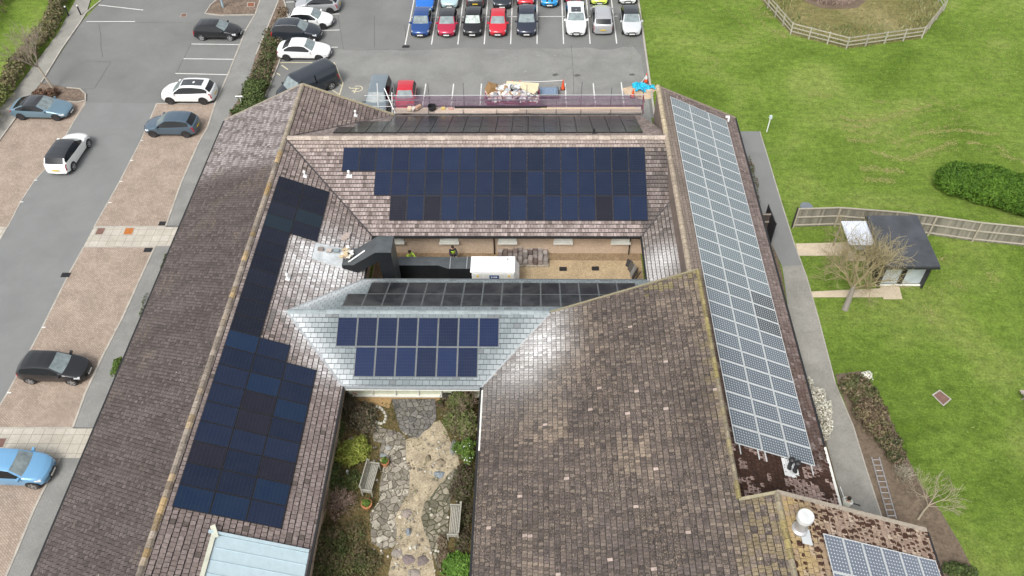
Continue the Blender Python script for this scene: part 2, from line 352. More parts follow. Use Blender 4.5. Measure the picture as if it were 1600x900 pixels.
KL = PX((425, -150), (407, 0), (399, 24), (385, 47), (357, 117), (337, 162), (325, 200), (312, 222), (284, 286), (260, 354))
KL2 = PX((243, 386), (225, 425), (191, 500), (159, 562), (134, 616), (115, 669)); KL3 = PX((95, 717), (68, 769), (54, 798), (20, 880), (-25, 980))
g = MB(); g.poly(KL + PX((300, 354), (360, 185), (358, 178), (385, 140), (400, 87), (420, 40), (436, 0), (455, -150)), .09); struct(g, 'footway', FOOT)
g = MB(); g.poly(KL2+PX((250, 669), (330, 386)), .09); g.poly(KL3+PX((150, 980), (230, 717)), .09); struct(g, 'footway_strip', FOOT)
g = MB()
for K in (KL, KL2, KL3): g.ribbon(K, .13, .115, h=.11)
g.ribbon(PX((260, 354.5), (147, 354.5)), .12, .04, h=.03); g.ribbon(PX((243, 386), (131, 386)), .12, .04, h=.03); g.ribbon(PX((115, 669), (-20, 669)), .12, .04, h=.03)
g.ribbon(PX((436, 0), (420, 40), (400, 87)), .13, .115, h=.11); g.ribbon(PX((441, -8), (449, 18), (450, 35), (437, 97), (414, 154)), .13, .115, h=.11)
g.ribbon(PX((975, -150), (999, 12), (1022.5, 180)), .16, .10, h=.1)
g.ribbon(PX((240, -150), (160, 0), (135, 21), (125, 37), (97, 77), (65, 130)), .13, .115, h=.11)
g.ribbon(PX((25, 185), (0, 220), (-330, 700)), .13, .115, h=.11)
g.ribbon(PX((105, 138), (125, 140), (134, 148), (134, 158), (120, 161), (88, 158)), .13, .115, h=.11)
g.ribbon(PX((385, -30), (345, -4), (330, 8), (321, 22), (345, 25), (399, 24)), .13, .115, h=.11)
g.ribbon(PX((1187, 206), (1200.6, 250), (1220, 315), (1241, 382), (1260, 433), (1279, 500), (1305, 600), (1333, 667), (1353, 733), (1377, 807), (1400, 880)), .07, .06, h=.06)
struct(g, 'kerbs', KERB)
g = MB()
for K in (PX((134, 158), (109, 201), (75, 260), (54, 282), (32, 316), (12, 355)), PX((0, 377), (-80, 500)), PX((245, 162), (220, 220), (187, 284), (147, 355)), PX((131, 386), (110, 424), (66, 512), (40, 561), (12, 614), (-22, 669)), PX((-48, 717), (-205, 980)), PX((245, 162), (337, 162))):
    g.ribbon(K, .10, Z4, h=.02)
struct(g, 'edging_strips', KERB)
g = MB(); g.poly(PX((165, -150), (119, 0), (92, 52), (22, 145), (0, 172), (-330, 560), (-330, 700), (0, 220), (25, 185), (65, 130), (97, 77), (125, 37), (136, 21), (142, 0), (195, -150)), .09); struct(g, 'left_footpath', CONC)
# mulch beds
g = MB(); g.poly(PX((60, 138), (65, 130), (105, 138), (125, 140), (134, 148), (134, 158), (120, 161), (88, 158), (75, 150), (45, 172), (25, 185)), .08)
g.poly(PX((430, -60), (407, 0), (399, 24), (345, 25), (321, 22), (330, 8), (345, -4), (385, -30)), .08)
g.poly(PX((438, -5), (442, 0), (449, 18), (450, 35), (437, 95), (415, 152), (400, 190), (340, 185), (385, 140), (400, 87), (420, 40)), .08); struct(g, 'mulch_beds', MULCH)
g = MB(); g.poly(PX((1305, 585), (1345, 580), (1385, 640), (1410, 700), (1440, 760), (1470, 800), (1500, 850), (1525, 900), (1570, 990), (1480, 990), (1435, 900), (1377, 807), (1353, 733), (1333, 667)), .02)
g.poly(PX((1153, 205), (1170, 250), (1220, 419), (1234, 503), (1287, 677), (1317, 790), (1240, 790), (1150, 300), (1130, 200)), .02); struct(g, 'soil_beds', DIRT)
# right hand path : tarmac then concrete
g = MB(); g.poly(PX((1153, 206), (1186, 206), (1200.6, 250), (1220, 315), (1241, 382), (1252, 415), (1222, 417), (1200, 370), (1170, 255)), .05); struct(g, 'tarmac_path', ASPH2)
g = MB(); g.poly(PX((1222, 417), (1252, 415), (1260, 433), (1279, 500), (1305, 600), (1333, 667), (1353, 733), (1377, 807), (1400, 880), (1340, 880), (1317, 790), (1287, 677), (1263, 600), (1234, 503)), .05); struct(g, 'concrete_path', CONC)
BUFFP = ground_mat('buff_path_gravel', (.46, .38, .27), (.56, .48, .36), 7, (.62, .56, .45), .12, 1)
g = MB(); g.poly(PX((1243, 381), (1324, 379), (1337, 399), (1352, 400), (1352, 408), (1322, 408), (1320, 400), (1248, 400)), .03)
g.poly(PX((1267, 456), (1330, 453), (1375, 451), (1375, 446), (1404.5, 446), (1410, 468), (1380, 468), (1380, 465), (1268, 465)), .03); struct(g, 'buff_paths', BUFFP)
g = MB(); rl = random.Random(2); up_ = [(x, 67.3+rl.uniform(-.25, .25)) for x in range(9, -19, -1)]; g.poly([(-18, 56)]+[(9.6, 56), (9.55, 66)]+up_[0:]+[(-19, 66), (-17.5, 60)], Z2-.002); struct(g, 'car_park_lane', ground_mat('dusty_asphalt', (.175, .177, .17), (.245, .245, .232), 16, (.34, .34, .32), .22, .35))
# markings
g = MB()
def ln(a, b, w_=.11, mb=None): (mb or g).ribbon([G2(*a), G2(*b)], w_, Z2+.006)
for a, b in (((154, 8), (224, 16)), ((135, 34), (211, 34)), ((299, 69), (377, 70)), ((287, 92), (368, 93)), ((274, 115), (358, 117)), ((385, 47), (378, 47)), ((440, 24), (530, 22)), ((440, 50), (531, 47)), ((436, 75), (528, 74)), ((440, 4), (530, 0))): ln(a, b)
for k in range(9):
    x = -11.85+2.42*k; g.ribbon([(x, 68.08), (x, 77.8)], .1, Z2+.006)
g.ribbon([(-11.85, 72.95), (7.9, 72.95)], .1, Z2+.006)
for k in range(9):
    if k in (0,): continue
    x = -14.2+2.41*k; g.ribbon([(x+.02, 58.3), (x, 61.75)], .1, Z2+.006)
g.ribbon([(-14.2+2.41*9, 58.3), (-14.2+2.41*9, 61.9)], .1, Z2+.006); g.ribbon([(-14.2+2.41*10-.3, 58.3), (-14.2+2.41*10-.3, 61.9)], .1, Z2+.006) if 0 else None
for p in ((54, 282), (32, 316), (220, 220), (204, 251), (187, 284), (170, 317), (312, 222), (284, 286), (66, 512), (40, 561), (12, 614), (180, 515), (158, 563), (134, 616), (70, 781)):
    q = G2(*p); g.box((q[0]+.1, q[1], Z4+.006), (.24, .09, .012))
struct(g, 'bay_markings', PAINT)
g = MB()
for a, b in (((437, 98), (522, 98)), ((522, 98), (536, 130)), ((536, 130), (530, 150)), ((437, 98), (410, 160)), ((440, 102), (450, 109)), ((432, 114), (438, 118)), ((520, 125), (533, 134)), ((510, 135), (530, 148)), ((578.5, 131), (571, 168))): ln(a, b, .1)
# wheelchair symbol, seen lying on its side: wheel arc, back, legs, head
c0 = Vector(G2(556, 139)); 
arc = [(c0.x+.15+.42*cos(a), c0.y+.42*sin(a)*1.0) for a in [radians(-150+20*i) for i in range(15)]]
g.ribbon(arc, .09, Z2+.007); g.ribbon([(c0.x+.3, c0.y+.05), (c0.x-.5, c0.y+.08), (c0.x-.62, c0.y+.25)], .1, Z2+.008); g.ribbon([(c0.x+.05, c0.y+.05), (c0.x-.05, c0.y-.65)], .1, Z2+.009)
g.ribbon([(c0.x-.3, c0.y-.35), (c0.x+.1, c0.y-.4)], .09, Z2+.010)
struct(g, 'accessible_bay_markings', YPAINT)
g = MB()
for K in (((525, 0), (537, 78)), ((537, 78), (634, 78)), ((585, 25), (585, 76)), ((634, 75), (633, 40)), ((135, 35), (300, 36)), ((299, 67), (274, 118)), ((136, 96), (174, 97)), ((174, 97), (148, 138)), ((148, 138), (130, 140)), ((893, 70), (897, 150)), ((155, 37), (160, 90))):
    a, b = G2(*K[0]), G2(*K[1]); nn = 8
    g.ribbon([(lerp(a[0], b[0], i/nn)+random.uniform(-.04, .04), lerp(a[1], b[1], i/nn)+random.uniform(-.04, .04)) for i in range(nn+1)], .035, Z2+.004)
struct(g, 'tar_joints', TARLINE)
# worn stains on car park
g = MB()
for p in ((868, 117), (902, 118), (988, 117), (637, 73)):
    q = G2(*p); g.poly([(q[0]+random.uniform(.12, .25)*cos(a)*1.6, q[1]+random.uniform(.12, .25)*sin(a)) for a in [i*pi/5 for i in range(10)]], Z2+.002)
struct(g, 'oil_stains', TARLINE)
g = MB()
for i in range(260):
    x, y = random.uniform(530, 1010), random.uniform(78, 165)
    if random.random() < .55: x, y = random.gauss(850, 60), random.gauss(100, 16)
    q = G2(x, y); s_ = random.uniform(.012, .035)*(2.4 if random.random() < .06 else 1); an = random.uniform(-.5, .5)
    if q[1] < 58: continue
    g.box((q[0], q[1], Z2+.003), (s_*random.uniform(1, 4), s_, .004), rz=an)
struct(g, 'paint_scuffs', ground_mat('faint_scuff', (.26, .26, .25), (.38, .38, .37), 8, (.5, .5, .49), .15, 1.2, .1))
# manhole covers
RUST = plain('rusty_cover', (.20, .07, .035), .8, var=.3, vs=8); RUST2 = plain('orange_rust_cover', (.38, .13, .025), .8, var=.25, vs=6); DCOV = plain('iron_cover', (.16, .09, .07), .8, var=.2)
def cover(quad, mat, label, name='manhole_cover', z=.035, fr=.09):
    P = [Vector((*G2(*p), z)) for p in quad]; c = sum(P, Vector())/4
    t_ = thing(name, label, 'manhole cover' if 'man' in name else 'drain', c)
    m = MB(); Q = [c+(p-c)*(1-fr*2) for p in P]
    for i in range(4): j = (i+1) % 4; m.face([P[i], P[j], Q[j], Q[i]][::-1] if ((P[j]-P[i]).cross(Q[i]-P[i])).z < 0 else [P[i], P[j], Q[j], Q[i]])
    m.build('frame', KERB, t_); m = MB(); m.poly([(q.x, q.y) for q in Q], z-.004); m.build('lid', mat, t_)
cover(((153, 356), (167, 356), (161, 368), (147, 368)), DCOV, 'dark rusty square cover in slab crossing, nearest the road', z=.045)
cover(((196, 356), (212, 356), (207, 368), (191, 368)), RUST2, 'bright orange rusty square cover set in the slab crossing', z=.045)
cover(((0, 684), (13, 684), (5, 701), (-10, 701)), DCOV, 'brown square cover in the slab crossing beside the light blue car', z=.045)
cover(((1456, 617), (1468, 609), (1487, 624), (1474, 635)), DCOV, 'rusty rectangular cover with pale concrete surround on the lawn', z=.02)
cover(((284, 21), (293, 21), (291, 27), (281, 27)), DCOV, 'faint reddish cover in the tarmac left of the mulch island', z=.03)
cover(((387, 5), (399, 5), (398, 12), (386, 12)), RUST, 'small reddish cover in the mulch of the top island', z=.10)
for k, (p, l) in enumerate((((255, 349.5), 'dark drain grate at the kerb corner above the upper slab crossing'), ((232, 391), 'dark drain grate just below the upper slab crossing'), ((103, 430), 'dark drain grate at the road edge below the slab crossing'), ((634, 73), 'dark twin grate at the end of the first bay line'))):
    m = MB(); q = G2(*p)
    for i in range(5): m.box((q[0]-.24+.12*i, q[1], .04), (.07, .38, .02))
    m.box((q[0], q[1], .028), (.62, .42, .01)); one(m, 'drain_grate', BLK, l, 'drain')
m = MB(); q = G2(1260, 323); m.lathe((q[0], q[1], .0), [(.45, 0), (.45, .05), (.38, .07), (0.01, .08)], 18); one(m, 'round_cover', plain('grey_lid', (.16, .18, .20), .6), 'round grey cover on the grass behind the timber fence end', 'manhole cover')
# ------------------------------------------------------------ the building
B = thing('building', 'sprawling single storey building of joined wings with weathered brown tiled roofs round two courtyards', 'building', (-3, 32, 0))
kW = 3/6.6
def fWW(x, y): return 2.6+(x+24)*kW
def fWE(x, y): return 2.6-(x+10.8)*kW
def fNS(x, y): return 2.6+(y-40.05)*3/6.75
def fNN(x, y): return 2.6-(y-53.55)*3/6.75
def fSS(x, y): return 2.6+(y-27.75)*1.7/4.15
def fSN(x, y): return 2.6-(y-36.05)*1.7/4.15
def fSE(x, y): return 2.6+(x+2.9)*.45
def fEE(x, y): return 2.6-(x-15.35)*.48
def fEW(x, y): return 2.6+(x-7.15)*.57
XR2 = 10.45; ZR2 = fSE(XR2, 0)
def fS2(x, y): return ZR2-(x-XR2)*.45
def clip(poly, a, b):
    """keep the part of poly left of a->b"""
    o = []
    for i in range(len(poly)):
        p, q = poly[i], poly[(i+1) % len(poly)]
        sp = (b[0]-a[0])*(p[1]-a[1])-(b[1]-a[1])*(p[0]-a[0]); sq = (b[0]-a[0])*(q[1]-a[1])-(b[1]-a[1])*(q[0]-a[0])
        if sp >= 0: o.append(p)
        if sp*sq < 0: t = sp/(sp-sq); o.append((p[0]+(q[0]-p[0])*t, p[1]+(q[1]-p[1])*t))
    return o
def inconv(p, poly): return all((poly[(i+1) % len(poly)][0]-poly[i][0])*(p[1]-poly[i][1])-(poly[(i+1) % len(poly)][1]-poly[i][1])*(p[0]-poly[i][0]) >= -1e-6 for i in range(len(poly)))
def nz(x, y, s, o=0): return noise.noise(Vector((x*s+o, y*s-o, o*.37)))*.5+.5     # ~0..1
def sm(a, b, x): t = max(0, min(1, (x-a)/(b-a))); return t*t*(3-2*t)
def tiles(name, polys, zf, up, slope, colf, mat, tw=.215, gauge=.175, lift=.024, gap=.014, jz=.008, jr=.02, under=(.03, .027, .025), seed=1, label=None, moss=None, vg=.032):
    """courses of separate lapped tiles; up = plan unit vector pointing up the slope"""
    rnd = random.Random(seed); cs = 1/sqrt(1+slope*slope); gv = gauge*cs
    up = Vector(up); sd_ = Vector((up.y, -up.x)); m = MB(); mm = MB()
    for poly in polys:
        ar = sum(poly[i][0]*poly[(i+1) % len(poly)][1]-poly[(i+1) % len(poly)][0]*poly[i][1] for i in range(len(poly)))
        if ar < 0: poly = poly[::-1]
        m.poly(poly, 0, under, zf=lambda x, y: zf(x, y)-.03)
        us = [Vector(p).dot(sd_) for p in poly]; vs = [Vector(p).dot(up) for p in poly]
        for i in range(int(floor(min(vs)/gv))-1, int(floor(max(vs)/gv))+2):
            for j in range(int(floor(min(us)/tw))-1, int(floor(max(us)/tw))+2):
                h = hash((i, j, seed)) & 0xffffff; r1 = (h & 0xff)/255; r2 = ((h >> 8) & 0xff)/255; r3 = ((h >> 16) & 0xff)/255
                off = (.5 if i % 2 else 0)*tw; u0 = j*tw+off+gap/2+(r2-.5)*jr*.4; u1 = (j+1)*tw+off-gap/2+(r3-.5)*jr*.4; v0 = i*gv+(r1-.5)*jr; v1 = (i+1)*gv-vg
                q = [(sd_*a+up*b_) for a, b_ in ((u0, v0), (u1, v0), (u1, v1), (u0, v1))]; q = [(p.x, p.y) for p in q]
                if not all(inconv(p, poly) for p in q):
                    for k in range(len(poly)):
                        q = clip(q, poly[k], poly[(k+1) % len(poly)])
                        if len(q) < 3: break
                    if len(q) < 3: continue
                cx = sum(p[0] for p in q)/len(q); cy = sum(p[1] for p in q)/len(q)
                col = colf(cx, cy, r1, r2, r3)
                dz = (r2-.5)*jz*2; tw_ = (r3-.5)*jz*2/tw
                def Z(p):
                    v = Vector(p).dot(up); t = (v-v0)/(v1-v0); u = Vector(p).dot(sd_)-(u0+u1)/2
                    return zf(*p)+.004+(1-t)*(lift+dz)+u*tw_
                top = [(p[0], p[1], Z(p)) for p in q]
                ar2 = (q[1][0]-q[0][0])*(q[2][1]-q[0][1])-(q[1][1]-q[0][1])*(q[2][0]-q[0][0])
                if ar2 < 0: top.reverse()
                m.face(top, col)
                n_ = len(top)
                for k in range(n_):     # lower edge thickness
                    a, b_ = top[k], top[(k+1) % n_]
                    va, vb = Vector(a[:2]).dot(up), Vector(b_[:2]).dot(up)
                    if abs(va-v0) < .004 and abs(vb-v0) < .004: m.face([a, (a[0], a[1], a[2]-lift-.01), (b_[0], b_[1], b_[2]-lift-.01), b_][::-1], tuple(x*.35 for x in col))  # front edge colour darkened to paint in the shadow line between courses
                if moss:
                    mc = moss(cx, cy, r1, r2, r3)
                    if mc:
                        amt, mcol = mc; s_ = tw*(.22+.35*amt*r2)
                        px_, py_ = cx+sd_.x*(r1-.5)*tw*.6-up.x*gv*.25, cy+sd_.y*(r1-.5)*tw*.6-up.y*gv*.25
                        if not inconv((px_, py_), poly): continue
                        k_ = 7; ring = [(px_+s_*rnd.uniform(.55, 1.15)*cos(a), py_+s_*rnd.uniform(.5, 1.0)*sin(a)) for a in [x*2*pi/k_ for x in range(k_)]]
                        zt = zf(px_, py_)+lift+.05
                        for x in range(k_):
                            a, b_ = ring[x], ring[(x+1) % k_]; mm.face([(a[0], a[1], zf(*a)+.01), (b_[0], b_[1], zf(*b_)+.01), (px_, py_, zt)], jit(mcol, .2))
    o = m.build(name, mat, B)
    if label: o['label'] = label
    if mm.f: q = mm.build('moss', VC, o, world=False) if 0 else MB_child(mm, 'moss', o); q['kind'] = 'stuff'
    return o
def MB_child(mb, name, par, mat=None):
    """sub-part of a building part whose mesh is in building-local coordinates"""
    off = Vector(B.location); mb.v = [tuple(Vector(p)-off) for p in mb.v]; o = mb.build(name, mat or VC, None); o.parent = par; return o
SPOTS = [(-13.1, 36.4, 1.7, 1.25), (-12.0, 35.6, 1.2, .7), (-13.3, 33.6, 1.5, .5), (-12.6, 30.2, .8, .9), (-11.6, 28.9, .8, .9), (-11.6, 38.4, 1.0, .5),
         (.3, 29.6, 1.0, 1.15), (1.0, 31.0, .8, .55), (-.6, 28.3, .9, .6), (8.1, 37.2, .9, .75), (7.6, 36.2, .8, .6)]
def dust(x, y):
    d = 0
    for a, b_, s_, k in SPOTS: d = max(d, k*exp(-((x-a)**2+(y-b_)**2)/(2*s_*s_)))
    d = max(d, .75*exp(-((x+y*0-( -14.5+ (31.9-y)*.9 ))**2)/.35) if 27.7 < y < 31.9 and x < -9.5 else 0)
    return min(1, d*(.75+.5*nz(x, y, 2.3, 5)))
DUSTC = (.66, .655, .65)
def cWW(x, y, a, b_, c):
    base = lerpc((.068, .055, .051), (.122, .100, .093), a); k = sm(43.5, 46.5, y+2.5*(nz(x, y, .25)-.5)+ (x+20)*.35)
    light = lerpc((.20, .17, .165), (.46, .42, .41), c)
    col = lerpc(base, light, k*(.75 if b_ > .25 else .3))
    col = lerpc(col, (.19, .15, .115), .35*sm(.64, .78, nz(x, y, .45, 9))*(c > .5))
    return tuple(v*(.8+.4*nz(x, y, .5, 3)) for v in col)
def cWE(x, y, a, b_, c):
    col = lerpc((.17, .135, .122), (.31, .255, .235), a)
    if y > 46.9: col = lerpc((.15, .115, .105), (.25, .20, .18), a)
    if y < 27: col = lerpc(col, (.16, .125, .115), .45)
    if c > .965: col = (.10, .08, .07)
    if 30.0 < y < 34.5 and x > -15.3 and nz(x, y, 1.3, 2) > .62 and c > .35: col = (.13, .115, .105)
    col = tuple(v*(.82+.36*nz(x, y, .6, 3)) for v in col)
    return lerpc(col, DUSTC, min(1, dust(x, y)*(.45+.8*a)))
def cNS(x, y, a, b_, c):
    col = lerpc((.165, .130, .120), (.36, .30, .28), a)
    if c > .975: col = (.12, .095, .085)
    if x > 7.2: col = lerpc((.14, .11, .10), (.30, .26, .245), a*.8); col = lerpc(col, (.08, .07, .065), .7*(nz(x, y, 1.1, 4) > .52))
    if y > 45.9: col = lerpc(col, (.40, .33, .28), .4)
    return tuple(v*(.88+.25*nz(x, y, .7, 1)) for v in col)
def cNN(x, y, a, b_, c):
    return tuple(v*(.8+.4*nz(x, y, .7, 1)) for v in lerpc((.15, .12, .11), (.27, .225, .205), a))
def cSE(x, y, a, b_, c):
    col = lerpc((.050, .041, .038), (.118, .095, .087), a)
    pk = sm(.50, .68, nz(x, y, .33, 12)*.6+nz(x, y, 1.1, 7)*.4)
    if c < .25+.6*pk: col = lerpc(col, (.30, .235, .17), .08+(.34+.25*exp(-((x-3)**2/14+(y-23)**2/18)))*pk*a)
    if a > .80 and nz(x, y, .35, 8) > .42: col = lerpc(col, (.22, .18, .135), .15+.25*c)
    if c > .9985: col = (.40, .32, .28)
    e = sm(7.9, 9.4, x+2.0*(nz(x, y, .5, 2)-.5)); col = lerpc(col, (.25, .20, .10), e*.5*(b_ > .45))
    if y > 31.0 and x > 6.0: col = lerpc(col, (.30, .26, .08), .35*(b_ > .55))
    g = sm(.5, 3.5, x)*(1-sm(4.5, 7, x)) if 0 else 0
    col = lerpc(col, (.20, .195, .19), .5*sm(3.2, 0, x)*sm(23, 28, y))
    col = tuple(v*(.75+.5*nz(x, y, .45, 3)) for v in col)
    return lerpc(col, DUSTC, min(1, dust(x, y)*(.45+.8*a)))
def cEE(x, y, a, b_, c):
    col = lerpc((.135, .105, .095), (.23, .18, .165), a)
    if x < 10: col = lerpc(col, (.24, .20, .155), .5)
    k = sm(36, 26, y+4*(nz(x, y, .5)-.5)); col = lerpc(col, (.085, .05, .04), .75*k*(b_ > .25))
    if y < 22.5 and x > 9.4: col = lerpc((.24, .17, .145), (.38, .28, .245), a) if nz(x, y, 1.6, 6)+.22*sm(10.5, 8.5, x)-.30*sm(1.7, .3, hypot(x-13.6, y-20.9))+.25*(b_-.5) < .40 else jit((.050, .024, .016), .3)
    return tuple(v*(.8+.4*nz(x, y, .8, 1)) for v in col)
def mEE(x, y, a, b_, c):
    if y < 24 and x > 9.5:
        k = nz(x, y, .8, 6)+.30*sm(.0, 1, (14.5-x)/4)+.35*(a-.5)-.30*sm(1.6, .2, hypot(x-13.6, y-20.9)); return (1.7, (.045, .021, .013)) if k > .43 else None
    k = .25+.6*sm(38, 26, y); 
    return (.5, (.06, .035, .026)) if (a*.6+.4*nz(x, y, 1.0, 3)) < k*.62 else None
def cS2(x, y, a, b_, c):
    col = lerpc((.26, .19, .15), (.43, .34, .26), a); k = sm(13.0, 10.9, x+1.5*(nz(x, y, .6)-.5))
    col = lerpc(col, (.20, .13, .095), .5*(c > .45))
    return lerpc(col, (.36, .26, .11), k*(.85 if b_ > .25 else .35))
def mS2(x, y, a, b_, c):
    k = .22+.62*sm(11.0, 13.0, x+.5*nz(x, y, 1)); return (2.0, (.050, .022, .013)) if c < k else None
def cEW(x, y, a, b_, c):
    col = lerpc((.10, .085, .075), (.26, .225, .205), a); return lerpc(col, DUSTC, dust(x, y))
YB = 3.0       # buildings run on southwards out of the frame
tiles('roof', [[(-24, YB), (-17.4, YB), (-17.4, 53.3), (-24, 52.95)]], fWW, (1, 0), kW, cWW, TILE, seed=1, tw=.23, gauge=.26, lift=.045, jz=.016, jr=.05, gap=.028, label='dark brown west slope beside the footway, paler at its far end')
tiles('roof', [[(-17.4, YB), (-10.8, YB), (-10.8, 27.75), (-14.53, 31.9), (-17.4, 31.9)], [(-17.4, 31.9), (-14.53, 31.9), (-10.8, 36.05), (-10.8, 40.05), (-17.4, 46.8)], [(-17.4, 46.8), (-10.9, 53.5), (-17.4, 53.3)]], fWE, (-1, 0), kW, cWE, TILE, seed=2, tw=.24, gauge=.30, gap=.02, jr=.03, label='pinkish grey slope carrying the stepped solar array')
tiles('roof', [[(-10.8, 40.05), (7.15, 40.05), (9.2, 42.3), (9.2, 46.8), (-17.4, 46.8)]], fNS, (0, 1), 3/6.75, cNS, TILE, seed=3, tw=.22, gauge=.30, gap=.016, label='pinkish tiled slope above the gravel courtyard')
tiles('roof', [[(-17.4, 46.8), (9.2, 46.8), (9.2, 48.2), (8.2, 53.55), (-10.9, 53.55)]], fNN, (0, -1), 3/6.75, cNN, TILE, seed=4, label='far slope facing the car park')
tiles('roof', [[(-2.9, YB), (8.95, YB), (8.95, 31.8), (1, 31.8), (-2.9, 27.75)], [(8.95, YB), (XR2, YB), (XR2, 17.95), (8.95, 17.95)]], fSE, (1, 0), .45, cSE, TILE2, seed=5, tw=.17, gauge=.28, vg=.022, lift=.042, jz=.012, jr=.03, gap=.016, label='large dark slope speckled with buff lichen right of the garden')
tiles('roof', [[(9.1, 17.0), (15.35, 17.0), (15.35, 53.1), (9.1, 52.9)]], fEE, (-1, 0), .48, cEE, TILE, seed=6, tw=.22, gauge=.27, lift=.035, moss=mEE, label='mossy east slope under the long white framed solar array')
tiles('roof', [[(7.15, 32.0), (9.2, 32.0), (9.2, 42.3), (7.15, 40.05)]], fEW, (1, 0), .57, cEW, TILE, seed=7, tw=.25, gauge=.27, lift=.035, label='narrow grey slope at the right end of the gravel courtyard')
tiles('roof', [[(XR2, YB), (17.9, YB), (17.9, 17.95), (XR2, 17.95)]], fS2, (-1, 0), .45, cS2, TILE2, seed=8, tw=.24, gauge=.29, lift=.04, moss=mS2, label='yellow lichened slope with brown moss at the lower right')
def cSl(x, y, a, b_, c):
    col = lerpc((.17, .205, .215), (.25, .29, .30), a*.7+.3*b_); col = tuple(v*.88 for v in col)
    if c > .96: col = (.14, .155, .16)
    d = max(.9*exp(-((x+14.5-abs(31.9-y)*.9)**2)/.9), .35*exp(-((x-.9+abs(31.9-y)*.9)**2)/.8) if y < 31.9 else 0, .8*sm(-11, -15, x))
    return lerpc(col, (.58, .61, .62), min(.85, d*(.5+.8*nz(x, y, 1.6, 5))))
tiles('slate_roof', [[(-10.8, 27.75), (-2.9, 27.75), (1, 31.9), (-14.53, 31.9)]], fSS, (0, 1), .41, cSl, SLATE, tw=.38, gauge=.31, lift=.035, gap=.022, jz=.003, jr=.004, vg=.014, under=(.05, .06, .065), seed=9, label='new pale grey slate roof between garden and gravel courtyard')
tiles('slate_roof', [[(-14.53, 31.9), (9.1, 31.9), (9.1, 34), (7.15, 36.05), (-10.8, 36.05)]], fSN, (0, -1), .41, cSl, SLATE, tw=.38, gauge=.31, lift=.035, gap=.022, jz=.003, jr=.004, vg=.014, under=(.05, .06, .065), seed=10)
# ridges, verges
def ridge(a, b_, colf, name='ridge_tiles', w_=.17, seg=.42, hgt=.12, mat=TILE2):
    a, b_ = Vector(a), Vector(b_); L = (b_-a).length; n_ = max(1, int(L/seg)); d = (b_-a).normalized(); s_ = Vector((-d.y, d.x, 0)).normalized(); m = MB()
    for i in range(n_):
        p, q = a+(b_-a)*(i/n_)+d*.008, a+(b_-a)*((i+1)/n_)-d*.004; col = colf(p.x, p.y); dz = random.uniform(-.01, .01)
        prof = [(-w_, -.055), (-w_*.6, hgt*.55), (0, hgt), (w_*.6, hgt*.55), (w_, -.055)]
        for k in range(4):
            P = [p+s_*prof[k][0]+Vector((0, 0, prof[k][1]+dz)), q+s_*prof[k][0]+Vector((0, 0, prof[k][1]-.012+dz)), q+s_*prof[k+1][0]+Vector((0, 0, prof[k+1][1]-.012+dz)), p+s_*prof[k+1][0]+Vector((0, 0, prof[k+1][1]+dz))]
            m.face(P[::-1], jit(col, .1))
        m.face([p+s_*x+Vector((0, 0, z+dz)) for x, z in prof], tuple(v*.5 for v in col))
    return m.build(name, mat, B)
def rcW(x, y):
    if y > 45: return jit((.30, .26, .20), .2)
    return jit(lerpc((.24, .205, .17), (.40, .27, .11), sm(.50, .66, nz(x, y, .8, 2))*random.uniform(.3, 1)), .35)
ridge((-17.4, YB, 5.62), (-17.4, 53.3, 5.62), rcW, w_=.17, hgt=.09)
ridge((-17.2, 46.8, 5.61), (9.1, 46.8, 5.61), lambda x, y: jit((.36, .305, .26), .2), w_=.22)
ridge((9.15, 32, 5.62), (9.15, 53, 5.62), lambda x, y: jit((.42, .35, .24) if y > 47 else (.31, .26, .20), .12), w_=.18)
ridge((8.98, 18, 7.97), (8.98, 31.8, 7.97), lambda x, y: jit(lerpc((.21, .18, .13), (.25, .21, .085), sm(.35, .65, nz(x, y, .9, 4))), .25), w_=.12)
ridge((XR2, YB, ZR2+.02), (XR2, 17.95, ZR2+.02), lambda x, y: jit(lerpc((.24, .21, .15), (.27, .22, .09), sm(.35, .65, nz(x, y, .9, 4))), .25), w_=.14)
ridge((-14.4, 31.9, 4.33), (.95, 31.9, 4.33), lambda x, y: jit((.24, .28, .29), .14), w_=.17, seg=.45, hgt=.07, mat=SLATE)
def strip3(name, pts, w_, mat, col=(1, 1, 1), h=.03, dz=.04, label=None):
    m = MB()
    for a, b_ in zip(pts, pts[1:]):
        a, b_ = Vector(a), Vector(b_); d = (b_-a); L = d.length; rx = d.to_track_quat('X', 'Z').to_matrix(); m.box((a+b_)/2+Vector((0, 0, dz)), (L, w_, h), rot=rx, col=col)
    o = m.build(name, mat, B)
    if label: o['label'] = label
    return o
VERG = vcol('verge_mortar', .9, .7, 1.25, 10, .4)
def verge(a, b_, col, w_=.14): strip3('verge', [a, b_], w_, VERG, col, .12, -.01)
verge((-24, 52.98, 2.62), (-17.4, 53.33, 5.64), (.30, .27, .22)); verge((-17.4, 53.33, 5.64), (-10.9, 53.6, 2.66), (.34, .30, .20))
verge((1.0, 31.84, 4.38), (8.98, 31.84, 7.98), (.24, .215, .14), .1); verge((9.1, 52.95, 5.6), (15.35, 53.13, 2.64), (.26, .21, .17))
verge((8.95, 17.98, 7.95), (XR2, 17.98, ZR2), (.30, .27, .18)); verge((XR2, 17.98, ZR2+.02), (17.9, 17.98, fS2(17.9, 0)+.03), (.36, .31, .25), .2)
VAL = plain('dark_valley_lining', (.05, .045, .045), .6, var=.2)
def valley(a, b_, w_=.10, mat=VAL): strip3('valley_lining', [a, b_], w_, mat, h=.02, dz=.045)
valley((-10.8, 40.05, 2.6), (-17.35, 46.75, 5.6)); valley((-10.9, 53.5, 2.6), (-17.3, 46.9, 5.58), .07)
LEAD = plain('lead_valley', (.36, .38, .39), .45, .2, var=.2)
